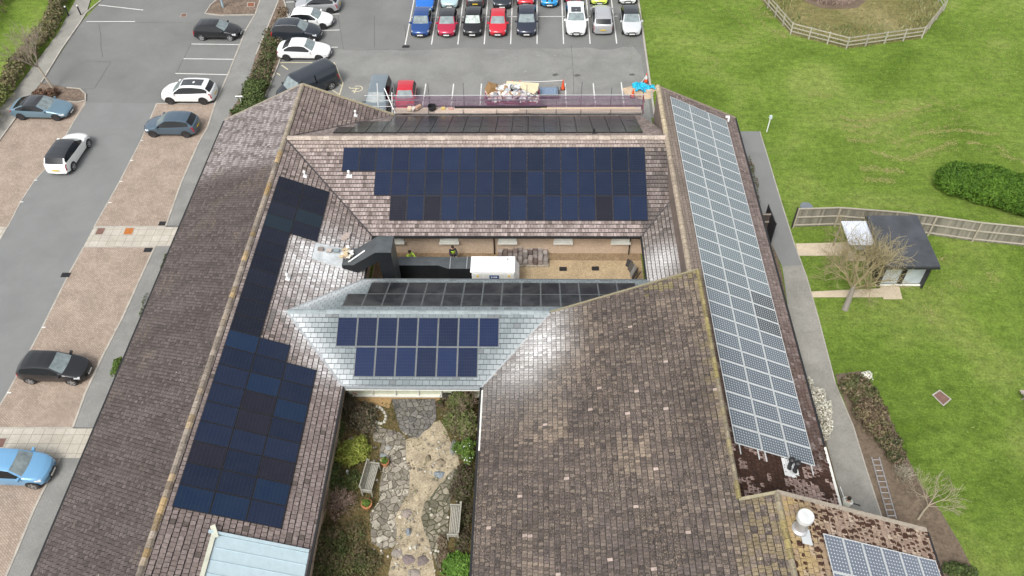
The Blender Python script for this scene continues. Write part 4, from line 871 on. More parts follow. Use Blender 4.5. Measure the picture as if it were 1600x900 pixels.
# column of cars down the left side of the car park
car('dark car glimpsed at the very top beside the mulch strip', (-21.6, 76.4), HW_+.15, 'hatch', (4.3, 1.8, 1.47), P_CHAR)
car('silver hatchback facing the mulch strip, its tail light towards the car park', (-21.0, 74.55), HW_-.02, 'hatch', (4.4, 1.8, 1.50), P_SILV, rim=DRIM)
car('white hatchback between the silver one and the dark SUV', (-21.1, 71.75), H0-.06, 'hatch', (4.25, 1.78, 1.44), P_WHITE, rim=DRIM)
car('charcoal SUV with a bright window line parked above the white saloon', (-22.0, 69.35), H0-.03, 'suv', (4.6, 1.88, 1.66), P_CHAR, rails=True)
car('white saloon parked above the black van', (-20.7, 66.3), H0-.03, 'sedan', (4.8, 1.88, 1.44), P_WHITE, rim=DRIM)
v = car('black van parked askew across the hatched bay by the roof gable', (-19.35, 60.45), radians(224), 'van', (5.6, 2.1, 2.0), P_CHAR, group=None, cat='van', name='parked_van')
m = MB(); m.box((-.9, 1.0, 1.02), (1.5, .02, .05)); m.box((-.9, -1.0, 1.02), (1.5, .02, .05)); m.build('door_rail', CHROME, v, False, False)
car('silver people carrier nose towards the scaffold beside the red car', (-13.0, 58.7), HS-.02, 'mpv', (4.6, 1.85, 1.75), P_MGREY, group='cars parked by the scaffold')
car('small red hatchback half hidden behind the left end of the scaffold', (-10.75, 58.9), HS+.02, 'hatch', (3.6, 1.65, 1.47), P_RED, group='cars parked by the scaffold')
row = [(-10.55, 'blue hatchback at the left end of the nearer car row', 'hatch', (4.0, 1.75, 1.43), P_BLUE, None, {}),
 (-8.12, 'crimson small car with black roof, second in the nearer car row', 'hatch', (3.75, 1.7, 1.42), P_CRIM, P_ROOFB, {}),
 (-5.72, 'dark green-black hatchback with a sunshade inside its windscreen', 'hatch', (3.95, 1.72, 1.46), P_BLACK, None, dict(screen=plain('screen_with_sunshade', (.40, .46, .43), .15, var=.45, vs=4), trim=True)),
 (-3.38, 'small bright red hatchback between the dark hatchback and the navy one', 'hatch', (3.55, 1.64, 1.47), P_RED, None, {}),
 (-.72, 'navy hatchback beside the empty bay', 'hatch', (4.3, 1.82, 1.47), P_NAVY, None, {}),
 (3.85, 'white SUV with sunroof on the right of the empty bay', 'suv', (4.65, 1.9, 1.60), P_WHITE, None, dict(sunroof='short')),
 (8.95, 'light grey hatchback with black roof at the right end of the nearer row', 'hatch', (4.0, 1.76, 1.50), P_LGREY, P_ROOFB, dict(cladding=True))]
for i, (x, l, sh, sz, bp, rf, kw) in enumerate(row): car(l, (x, 69.0+sz[0]/2), HS, sh, sz, bp, roof=rf, group='cars in the nearer row of the car park', **kw)
car('silver estate-like SUV showing its tail lights, second from the right in the nearer row', (6.3, 69.3+2.2), HN, 'suv', (4.4, 1.86, 1.66), P_SILV, group='cars in the nearer row of the car park', rails=True)
row = [(-10.55, 73.35, 'bright blue hatchback behind the deep blue one in the far row', 'hatch', P_BBLUE, HS, {}), (-8.2, 74.1, 'pale aqua hatchback behind the crimson small car', 'hatch', P_PALE, HS, {}), (-5.7, 74.2, 'dark grey hatchback in the far row with red tail lights showing', 'hatch', P_DGREY, HN, {}),
 (-3.1, 74.0, 'black hatchback behind the bright red small one', 'hatch', P_CHAR, HS, {}), (-.85, 74.5, 'red hatchback mostly hidden behind the navy one', 'hatch', P_RED, HS, {}), (1.45, 74.3, 'cyan blue small car with dark bonnet stripes in the far row', 'hatch', P_CYAN, HS, dict(stripes=P_ROOFB)),
 (3.75, 75.0, 'red car behind the white SUV with sunroof', 'hatch', P_CRIM, HS, {}), (6.25, 74.6, 'lime yellow small car in the far row', 'hatch', P_LIME, HS, {}), (9.0, 74.7, 'white car with dark grille at the right end of the far row', 'suv', P_WHITE, HS, {})]
for x, y, l, sh, bp, hd, kw in row: car(l, (x, y+2.0), hd, sh, (4.0, 1.75, 1.46 if sh == 'hatch' else 1.6), bp, group='cars in the far row of the car park', **kw)
# ------------------------------------------------------------ scaffold, skip and building materials
PURP = plain('purple_brick_guard', (.20, .13, .19), .6, var=.25, vs=2); PURT = plain('plum_tube', (.16, .03, .06), .6, var=.2); PLK = vcol('scaffold_board', .85, .8, 1.15, 7, .2)
t_ = thing('scaffold', 'long timber decked scaffold with purple mesh guards along the far eaves', 'scaffold', (-1.2, 54.5, 0))
m = MB(); y = 53.86
for k in range(3):
    x = -11.0
    while x < 8.2:
        L = random.uniform(2.6, 3.9); x1 = min(8.3, x+L); c = random.choice([(.40, .32, .27), (.47, .38, .32), (.53, .44, .36), (.33, .27, .23)]); m.box(((x+x1)/2-.005, y+k*.235, 2.66+random.uniform(0, .012)), (x1-x-.01, .22, .04), col=jit(c, .12)); x = x1
m.box((4.2, 54.33, 2.705), (7.4, .1, .045), col=(.60, .47, .31)); m.build('deck_boards', PLK, t_)
m = MB(); m.box((-2.6, 54.38, 2.76), (7.2, .10, .12)); m.build('black_pipe', BLK, t_)
for i in range(8):
    x0 = -10.9+i*2.4; x1 = x0+2.36; m = MB(); n_ = 24
    for k in range(n_+1): m.box((lerp(x0, x1, k/n_), 54.5, 3.17), (.03, .02, .95))
    for k in range(9): m.box(((x0+x1)/2, 54.5, 2.7+k*.118), (x1-x0, .02, .03))
    m.box(((x0+x1)/2, 54.5, 3.65), (x1-x0, .035, .05)); m.box(((x0+x1)/2, 54.5, 2.95), (.5, .05, .07)); m.build('mesh_guard', PURP, t_)
m = MB()
for z, y_ in ((3.72, 54.6), (3.28, 54.6)): m.tube([(-13.2, y_, z), (8.5, y_, z)], .03, 6)
m.tube([(-13.2, 53.9, 3.2), (-11, 53.9, 3.2)], .03); m.build('guard_rail', STEEL, t_)
m = MB(); m.tube([(-11, 54.6, 2.74), (8.5, 54.6, 2.74)], .045, 6); m.tube([(8.4, 53.6, 2.7), (8.4, 54.7, 2.7)], .04); m.tube([(8.4, 53.6, 3.7), (8.4, 54.7, 3.7)], .03); m.tube([(8.4, 53.7, 2.75), (8.4, 54.6, 3.7)], .03); m.build('plum_tube', PURT, t_)
for x in (-10.9, -8.2, -5.5, -2.9, -.6, 1.7, 3.6, 5.9, 8.35):
    m = MB(); m.tube([(x, 54.65, 0), (x+.05, 54.65, random.uniform(4.3, 4.9))], .028, 6); m.build('standard', STEEL if x < -9 else plain('dull_tube', (.12, .12, .13), .5), t_)
    m = MB(); m.tube([(x, 53.75, 0), (x, 53.75, 3.0)], .028, 6); m.build('standard', plain('dull_tube', (.12, .12, .13), .5), t_)
m = MB(); m.tube([(-11.3, 53.8, .1), (-11.0, 54.6, 4.0)], .04); m.tube([(-12.5, 54.6, .1), (-12.1, 54.9, 4.6)], .035); m.tube([(-11.6, 54.9, 4.2), (-10.8, 53.7, 2.7)], .04); m.build('brace', WHITE, t_)
m = MB()
for i in range(9): m.box((-9.3+random.gauss(0, .35), 54.15+random.gauss(0, .1), 2.78+random.uniform(0, .2)), (random.uniform(.15, .5), random.uniform(.1, .3), random.uniform(.05, .2)), rz=random.uniform(0, 3), col=random.choice([(.6, .48, .35), (.55, .52, .48), (.42, .28, .2)]))
one(m, 'offcuts', VC, 'pile of pale offcuts and rags on the scaffold deck', 'offcuts')
m = MB(); m.lathe((-7.95, 54.2, 2.69), [(.30, 0), (.34, .35), (.30, .36), (.27, .05)], 16); one(m, 'bucket', BLK, 'round black tub standing on the scaffold deck', 'bucket')
m = MB(); m.box((-7.1, 54.25, 2.75), (.3, .3, .12), rz=.3, col=(.55, .42, .15)); m.box((-6.5, 54.25, 2.74), (.4, .18, .1), rz=-.2, col=(.5, .3, .25)); one(m, 'boxes_of_fixings', VC, 'small yellow and red boxes on the scaffold deck beside the tub', 'box')
SK = plain('maroon_skip_paint', (.22, .012, .045), .55, var=.25, vs=3)
t_ = thing('skip', 'maroon skip heaped with rubbish and boards behind the scaffold', 'skip', (-1.75, 58.2, 0))
m = MB(); lo = [(-3.3, 57.4), (-.3, 57.4), (-.3, 59.0), (-3.3, 59.0)]; hi = [(-4.0, 57.2), (.4, 57.2), (.4, 59.2), (-4.0, 59.2)]
for i in range(4): j = (i+1) % 4; m.face([(*lo[i], .05), (*lo[j], .05), (*hi[j], 1.25), (*hi[i], 1.25)])
for i in range(4): j = (i+1) % 4; a, b_ = Vector((*hi[i], 1.25)), Vector((*hi[j], 1.25)); m.tube([a, b_], .05, 6)
for x in (-3.0, -1.75, -.5): m.box((x, 57.25, .7), (.12, .08, 1.0))
m.poly(lo, .06); m.build('skip_body', SK, t_)
m = MB()
for i in range(6): m.box((-2.3+i*.19, 57.215, .98), (.11, .015, .12))
m.build('white_lettering', plain('faded_white_lettering', (.5, .38, .4), .7), t_)
m = MB(); rs = random.Random(5)
for i in range(300):
    x, y = rs.uniform(-3.8, .3), rs.uniform(57.3, 59.1); z = 1.2+.95*exp(-((x+1.9)/1.4)**2)*exp(-((y-58.2)/.9)**2)*rs.uniform(.5, 1)
    c = rs.choice([(.7, .7, .68), (.5, .53, .56), (.62, .6, .55), (.05, .05, .05), (.35, .22, .12), (.8, .8, .79), (.3, .31, .33), (.62, .45, .42)]); s_ = rs.uniform(.1, .38)
    m.box((x, y, z), (s_*1.4, s_, s_*.35), rot=Matrix.Rotation(rs.uniform(0, 6), 3, 'Z') @ Matrix.Rotation(rs.uniform(-.7, .7), 3, 'X') @ Matrix.Rotation(rs.uniform(-.7, .7), 3, 'Y'), col=c)
q = one(m, 'rubbish', VC, 'heap of torn sheeting, plastic and rubble filling the skip', 'rubbish', group=None)
m = MB(); m.box((-1.0, 59.1, 1.55), (2.7, .9, .05), rot=Matrix.Rotation(-.12, 3, 'Z') @ Matrix.Rotation(.12, 3, 'X'), col=(.62, .53, .36)); m.box((-.5, 58.35, 1.8), (1.5, .7, .04), rot=Matrix.Rotation(-.5, 3, 'Z') @ Matrix.Rotation(.15, 3, 'Y'), col=(.66, .56, .38)); one(m, 'plywood_sheets', VC, 'cream plywood sheets lying on top of the skip rubbish', 'sheet')
m = MB(); m.box((-3.35, 58.7, 1.45), (1.1, .9, .7), rot=Matrix.Rotation(.3, 3, 'Z') @ Matrix.Rotation(.5, 3, 'Y'), col=(.30, .18, .08)); one(m, 'cardboard_box', VC, 'brown cardboard box tipped open at the left of the skip heap', 'box')
t_ = thing('panel_pallet', 'stack of blue solar panels on a pallet right of the skip', 'pallet', (1.15, 59.85, 0))
m = MB()
for x in (.35, 1.15, 1.95): m.box((x, 59.85, .1), (.1, 1.1, .16))
for k in range(5): m.box((1.15, 59.4+k*.23, .2), (1.8, .12, .03))
m.build('pallet', TIMB, t_)
m = MB(); 
for k in range(5): m.box((1.15, 59.85, .26+k*.06), (1.82, 1.15, .05))
m.build('panel_stack', BLK, t_)
mt, t2, b2 = new_mat('dusty_blue_glass'); c = noise_ramp(t2, geo_pos(t2), 9, [(.35, (.05, .10, .20)), (.65, (.30, .38, .46))], detail=8, rough=.8); t2.links.new(c, b2.inputs['Base Color']); b2.inputs['Roughness'].default_value = .25
m = MB(); m.box((1.15, 59.85, .545), (1.7, 1.03, .02)); m.build('top_panel', mt, t_)
ORG = plain('orange_cone_plastic', (.75, .10, .03), .5, var=.08); RW = plain('white_cone_sleeve', (.75, .75, .73), .5, var=.05)
def cone(p, label, sleeve=False, h=.75):
    t_ = thing('traffic_cone', label, 'traffic cone', (p[0], p[1], Z1), group='traffic cones on the car park'); z = Z1
    m = MB(); m.box((p[0], p[1], z+.02), (.42, .42, .04)); m.build('base', BLK, t_)
    m = MB(); m.lathe((p[0], p[1], z+.04), [(.16, 0), (.035, h), (.02, h+.01)], 14); m.build('cone_body', ORG, t_)
    if sleeve: m = MB(); m.lathe((p[0], p[1], z+.04), [(.117, h*.36), (.068, h*.74)], 14); m.build('sleeve', RW, t_)
cone((-1.85, 61.0), 'orange cone behind the skip, left of a pair'); cone((-1.2, 61.0), 'orange cone behind the skip, right of a pair'); cone((2.45, 60.9), 'orange cone beside the stacked blue panels', h=.9)
cone((9.6, 61.9), 'red and white banded cone beside the car park kerb', True, .85); cone((8.3, 59.7), 'orange cone between the scaffold end and the blue tarp', h=.75)
def tape(a, b_, label):
    m = MB(); pts = [Vector(a).lerp(Vector(b_), i/8)-Vector((0, 0, .08*sin(pi*i/8))) for i in range(9)]; m.tube(pts, .02, 4); one(m, 'barrier_tape', RW, label, 'barrier tape')
tape((-1.2, 61, .75), (2.45, 60.9, .9), 'pale barrier tape strung between two orange cones above the panel stack'); tape((-1.85, 61, .75), (-2.5, 59.7, 1.3), 'short pale tape running from a cone down to the skip'); tape((9.6, 61.9, .8), (9.1, 61.2, .4), 'short pale tape running from the banded cone to the tarp')
m = MB(); rs = random.Random(9)
def blob(mb, cx, cy, rx, ry, h, n_=26, rng=5, col=(1, 1, 1), z0=0, seed=0, rough=.25):
    pts = []
    for i in range(rng+1):
        t = i/rng; ring = []
        for k in range(n_):
            a = 2*pi*k/n_; rr = 1+rough*(noise.noise(Vector((cos(a)*1.6+seed, sin(a)*1.6, seed)))); r_ = (1-t)*rr
            z = z0+h*(1-(1-t)**2)*(1+rough*1.6*noise.noise(Vector((cos(a)*r_*3+seed, sin(a)*r_*3, 3+seed)))) if t > 0 else z0; ring.append((cx+rx*r_*cos(a), cy+ry*r_*sin(a), z))
        pts.append(ring)
    for i in range(rng):
        for k in range(n_): k2 = (k+1) % n_; mb.face([pts[i][k], pts[i][k2], pts[i+1][k2], pts[i+1][k]], col)
blob(m, 9.0, 60.5, 1.55, .95, .16, z0=Z1, seed=3, rough=.5); q = one(m, 'sand_heap', SAND, 'spread of buff sand on the tarmac under the blue tarp', 'sand', smooth=True)
m = MB()
def crumple(mb, cx, cy, w_, h_, z0, amp, seed, col=(1, 1, 1), nx=30, ny=22):
    V = {}
    for i in range(nx+1):
        for j in range(ny+1):
            u, v_ = i/nx-.5, j/ny-.5; x, y = cx+u*w_, cy+v_*h_; f = noise.noise(Vector((x*2.6, y*2.6, seed)))+.6*noise.noise(Vector((x*6, y*6, seed+2))); e = max(0, 1-(2*max(abs(u), abs(v_)))**4)
            V[i, j] = (x+.25*noise.noise(Vector((x*2, y*2, seed+5))), y+.25*noise.noise(Vector((x*2, y*2, seed+9))), z0+amp*abs(f)*1.6*e+.05*e)
    for i in range(nx):
        for j in range(ny):
            u, v_ = (i+.5)/nx-.5, (j+.5)/ny-.5; a = atan2(v_, u); 
            if (hypot(u, v_)*2) > .82+.35*noise.noise(Vector((cos(a)*1.7, sin(a)*1.7, seed+3))): continue
            mb.face([V[i, j], V[i+1, j], V[i+1, j+1], V[i, j+1]], col)
crumple(m, 8.95, 60.9, 1.7, 1.9, .1, .30, 1.3); crumple(m, 9.7, 60.95, 1.5, .9, .1, .18, 4.1)
one(m, 'tarpaulin', plain('cyan_tarpaulin', (.02, .42, .62), .45, var=.4, vs=5), 'crumpled cyan tarpaulin at the right end of the car park', 'tarpaulin')
# ------------------------------------------------------------ gravel courtyard
g = MB(); g.poly([(-11, 35.6), (7.4, 35.6), (7.4, 41.1), (-11, 41.1)], .03); struct(g, 'courtyard_gravel', GRAVEL)
g = MB(); g.poly([(-11, 40.45), (7.4, 40.3), (7.4, 41.1), (-11, 41.1)], .036)
g.poly([(-10.9, 35.8), (-8.2, 35.8), (-8.3, 40.9), (-10.9, 40.9)], .034); struct(g, 'courtyard_dirt', ground_mat('brown_gravel', (.13, .09, .05), (.36, .26, .16), 14, (.5, .4, .28), .25, 1.2, 1))
t_ = thing('air_duct', 'angular black air duct climbing from the courtyard over the roof eaves', 'air duct', (-8, 37.5, 0))
def extr(prof, y0, y1, side, topm, name='duct_section', par=None):
    """prof in the x-z plane, extruded along y"""
    m = MB(); n_ = len(prof); ar = sum(prof[i][0]*prof[(i+1) % n_][1]-prof[(i+1) % n_][0]*prof[i][1] for i in range(n_)); P = prof if ar > 0 else prof[::-1]
    V = [Vector((p[0], p[1], 0)) for p in P]
    for tr in tessellate_polygon([V]):
        q = [P[i] for i in tr]; a = (q[1][0]-q[0][0])*(q[2][1]-q[0][1])-(q[1][1]-q[0][1])*(q[2][0]-q[0][0])
        if a < 0: q = q[::-1]
        m.face([(p[0], y0, p[1]) for p in q], mi=0); m.face([(p[0], y1, p[1]) for p in q][::-1], mi=0)
    for i in range(n_):
        a, b_ = P[i], P[(i+1) % n_]; up = (b_[0]-a[0]) < -.02; m.face([(a[0], y0, a[1]), (a[0], y1, a[1]), (b_[0], y1, b_[1]), (b_[0], y0, b_[1])], mi=1 if up else 0)
    return m.build(name, [side, topm], par)
DPROF = [(-12.1, 2.75), (-11.3, 2.75), (-9.69, 3.85), (-9.60, .1), (-8.80, .1), (-8.85, 4.62), (-9.83, 4.62), (-11.37, 3.5), (-12.1, 3.5)]
extr(DPROF, 36.45, 37.95, DUCT, DUCTG, par=t_)
extr([(-9.0, .3), (-3.95, .2), (-3.95, 1.75), (-5.2, 1.75), (-9.0, 1.75)], 38.15, 38.95, DUCT, DUCTG, par=t_)
m = MB(); m.face([(-6.3, 38.148, .3), (-5.6, 37.85, .2), (-5.6, 37.85, 1.757), (-6.3, 38.148, 1.757)]); m.face([(-5.6, 37.85, .3), (-3.95, 37.85, .2), (-3.95, 37.85, 1.757), (-5.6, 37.85, 1.757)]); m.build('duct_skirt', DUCT, t_)
m = MB(); m.face([(-6.3, 38.149, 1.757), (-5.6, 37.85, 1.757), (-3.96, 37.85, 1.757), (-3.96, 38.2, 1.757)]); m.build('duct_skirt', DUCTG, t_)
m = MB()
for x in (-5.5, -4.4): m.box((x, 38.4, 1.75), (.05, 1.1, .06))
m.build('joint_flange', STEEL, t_)
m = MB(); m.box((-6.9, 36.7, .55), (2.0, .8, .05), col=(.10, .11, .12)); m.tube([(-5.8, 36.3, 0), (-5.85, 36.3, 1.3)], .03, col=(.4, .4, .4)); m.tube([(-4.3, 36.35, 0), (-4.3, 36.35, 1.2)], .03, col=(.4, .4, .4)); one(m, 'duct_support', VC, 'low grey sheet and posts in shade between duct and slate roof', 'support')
# plate on the roof around the duct
m = MB(); 
x0, x1, y0, y1 = -13.9, -12.1, 36.45, 37.9
m.face([(x0, y0, fWE(x0, 0)+.07), (x1, y0, 3.5), (x1, y1, 3.5), (x0, y1, fWE(x0, 0)+.07)]); m.face([(x0, y0, fWE(x0, 0)+.07), (x1, y0, fWE(x1, 0)-.1), (x1, y0, 3.5)]); m.face([(x1, y0, fWE(x1, 0)-.1), (x1, y1, fWE(x1, 0)-.1), (x1, y1, 3.5), (x1, y0, 3.5)]); m.build('roof_flashing', plain('dusty_grey_sheet', (.50, .53, .54), .5, var=.3, vs=1.5), t_)
rs = random.Random(11); m = MB()
TILEC = [(.30, .24, .21), (.38, .33, .30), (.20, .17, .15), (.45, .40, .36)]
for k, (x, y, nn, l) in enumerate(((-13.5, 37.35, 3, 'small stack of roof tiles on the duct flashing, nearest the black array'), (-13.0, 37.4, 2, 'small brown stack of roof tiles in the middle of the duct flashing'), (-12.55, 37.5, 3, 'grey stack of slates on the flashing beside the duct'))):
    m = MB(); z = lerp(fWE(x0, 0), 3.5, (x-x0)/(x1-x0))
    for i in range(nn): m.box((x, y, z+.09+i*.045), (.34, .28, .03), rz=rs.uniform(-.1, .1), col=jit(TILEC[(k*2+i) % 4] if k < 2 else (.22, .26, .27), .1))
    one(m, 'tile_stack', VC, l, 'roof tiles', group='tile stacks left on the roof')
m = MB()
for i in range(15): m.box((-11.85+rs.uniform(-.35, .3), 37.3+rs.uniform(-.45, .5), 3.55+rs.uniform(0, .3)), (rs.uniform(.15, .4), rs.uniform(.12, .3), rs.uniform(.04, .15)), rot=Matrix.Rotation(rs.uniform(0, 6), 3, 'Z') @ Matrix.Rotation(rs.uniform(-.3, .3), 3, 'X'), col=rs.choice([(.62, .58, .5), (.7, .69, .66), (.5, .4, .25), (.55, .45, .4)]))
one(m, 'offcuts', VC, 'heap of pale tile and card offcuts on top of the duct elbow', 'offcuts')
m = MB(); m.box((-11.2, 36.95, 3.78), (1.35, .07, .06), rot=Matrix.Rotation(.35, 3, 'Z') @ Matrix.Rotation(-.5, 3, 'Y')); one(m, 'white_batten', WHITE, 'white batten lying on the duct elbow beside the offcuts', 'batten')
m = MB(); p = onplane(542, 372, fWE); 
for i in range(3): m.box((p[0]+i*.12-.2, p[1]+i*.1-.1, fWE(*p)+.11+i*.02), (.45, .3, .04), rot=Vector((kW, 0, 1)).to_track_quat('Z', 'Y').to_matrix(), col=(.45, .38, .34))
one(m, 'loose_tiles', VC, 'few loose tiles lying on the roof slope above the duct', 'roof tiles')
# air handling unit
t_ = thing('air_handling_unit', 'long white air handling unit standing on the courtyard gravel', 'air handling unit', (-2.6, 37.6, 0))
x0, x1, y0, y1 = -4.0, -1.25, 37.05, 38.35
m = MB(); m.box(((x0+x1)/2, (y0+y1)/2, 1.2), (x1-x0, y1-y0, 2.1)); m.build('casing', plain('white_unit_casing', (.66, .67, .66), .45, var=.05), t_)
m = MB(); m.box(((x0+x1)/2-.02, (y0+y1)/2+.02, 2.29), (x1-x0+.12, y1-y0+.12, .06)); m.build('casing_top', plain('white_unit_top', (.84, .85, .85), .4, var=.03), t_)
m = MB()
for i in (1, 2, 3): m.box((x0+i*.70, (y0+y1)/2, 2.322), (.025, 1.36, .012))
m.box((x0+2.3, y1-.2, 2.35), (.1, .1, .08)); m.build('roof_seam', plain('grey_seam', (.35, .36, .36), .5), t_)
for i in range(4):
    a = x0+.05+i*.68+.03; m = MB(); m.box((a+.31, y0-.015, 1.2), (.6, .03, 1.85)); q = m.build('access_panel', plain('unit_door', (.58, .60, .57), .5, var=.04), t_)
    if i in (0, 3): m = MB(); m.box((a+.3, y0-.035, 1.93), (.14, .01, .14)); MBo = m.build('warning_label', plain('yellow_label', (.75, .48, .02), .5), None, world=False); MBo.data.transform(Matrix.Translation(-Vector(t_.location))); MBo.parent = q
m = MB(); m.box((-2.55, y0-.045, 1.86), (.62, .02, .30)); q = m.build('name_plate', plain('blue_name_plate', (.01, .05, .17), .4, var=0), t_); m = MB()
for i, w_ in enumerate((.07, .05, .08, .06)): m.box((-2.72+i*.11, y0-.06, 1.86), (w_, .01, .1))
o = m.build('white_mark', WHITE, None, world=False); o.data.transform(Matrix.Translation(-Vector(t_.location))); o.parent = q
m = MB(); m.face([(x1, y0, .2), (x1+.3, y0+.3, .2), (x1+.3, y0+.3, 1.7), (x1, y0, 2.24)]); m.face([(x1+.3, y0+.3, .2), (x1+.3, y1, .2), (x1+.3, y1, 1.7), (x1+.3, y0+.3, 1.7)]); m.face([(x1, y0, 2.24), (x1+.3, y0+.3, 1.7), (x1+.3, y1, 1.7), (x1, y1, 2.3)]); m.build('intake_hood', plain('white_unit_casing', (.66, .67, .66), .45, var=.05), t_)
m = MB(); m.box((-4.5, 36.75, .9), (1.0, .35, .22)); m.box((-4.3, 36.7, 1.05), (.5, .3, .1)); one(m, 'white_drum', WHITE, 'low white casing at the left foot of the air handling unit', 'casing')
m = MB(); m.box((-.45, 37.0, .55), (.3, .5, .5), rz=.2); m.tube([(-.6, 36.9, .9), (-.1, 36.9, .7)], .12); one(m, 'black_sack', BLK, 'black sack beside the right end of the white unit', 'sack')
# stacked roof tiles in ten rows
rs = random.Random(21); k = 0
lab = ['{} stack of old roof tiles, {} from the left in the {} row'.format(a, b_, c_) for a in ('x',) for b_ in ('y',) for c_ in ('z',)]
ordn = ['first', 'second', 'third', 'fourth', 'fifth', 'sixth', 'seventh', 'eighth', 'ninth', 'tenth']; rown = ['nearest', 'second', 'third', 'farthest']
for j in range(4):
    for i in range(10):
        x = -2.30+i*.345; y = 39.95+j*.37-(0 if i < 3 or i > 3 else .0); nn = rs.choice([4, 5, 6, 7, 8, 9]); m = MB(); c = rs.choice([(.13, .10, .09), (.22, .19, .175), (.30, .27, .25), (.17, .13, .12), (.27, .23, .21)])
        for q in range(nn): m.box((x+rs.uniform(-.012, .012), y+rs.uniform(-.02, .02), .18+q*.055), (.29, .33, .045), rz=rs.uniform(-.04, .04), col=jit(c, .2))
        one(m, 'tile_stack', VC, 'old roof tile stack on pallets, %s from left in the %s row' % (ordn[i], rown[j]), 'roof tiles', group='old roof tiles stacked in the courtyard')
m = MB()
for i in range(4): m.box((-1.9+i*.85, 40.5, .08), (.8, 1.7, .12))
one(m, 'timber_pallets', TIMB, 'pale timber pallets under the stacked roof tiles', 'pallet')
for x, y, l in ((2.0, 39.5, 'black square drain on the gravel nearer the tile stacks'), (4.2, 39.55, 'black square drain on the gravel nearer the right end')):
    m = MB(); m.box((x, y, .05), (.5, .36, .04)); one(m, 'gully_cover', BLK, l, 'drain')
m = MB()
for i in range(5): m.box((6.85-.10*i, 38.2+i*.33, .55), (.04, .45, 1.1-.13*i), rot=Matrix.Rotation(.35*i-.6, 3, 'Z') @ Matrix.Rotation(.30, 3, 'Y'), col=jit(random.choice([(.05, .05, .05), (.20, .20, .19), (.10, .09, .08)]), .3))
one(m, 'leaning_slabs', VC, 'grey slabs and boards leaning in the right corner of the gravel courtyard', 'slabs')
# ------------------------------------------------------------ people
SKIN = plain('skin', (.50, .30, .22), .6, var=.05); HIV = plain('hi_vis_yellow', (.55, .85, .08), .6, var=.05); HIVG = plain('hi_vis_green', (.15, .55, .06), .6, var=.05); DARKC = plain('dark_clothing', (.02, .022, .028), .85, var=.2); HAIRM = plain('dark_hair', (.03, .018, .012), .8, var=.2); TEE = plain('white_shirt', (.70, .72, .66), .7, var=.05); BOOT = plain('brown_boot', (.08, .05, .03), .7)
def skinmesh(name, pts, edges, radii, mat, par, root=0):
    me = bpy.data.meshes.new(name); me.from_pydata(pts, edges, []); me.materials.append(mat); o = bpy.data.objects.new(name, me); COL.objects.link(o); o.parent = par
    bmm = bmesh.new(); bmm.from_mesh(me); lay = bmm.verts.layers.skin.verify()
    for v_, r_ in zip(bmm.verts, radii): v_[lay].radius = (r_, r_) if not isinstance(r_, tuple) else r_; v_[lay].use_root = (v_.index == root)
    bmm.to_mesh(me); bmm.free(); sk = o.modifiers.new('skin', 'SKIN'); sk.use_smooth_shade = True; sb = o.modifiers.new('sub', 'SUBSURF'); sb.levels = 1; sb.render_levels = 2; return o
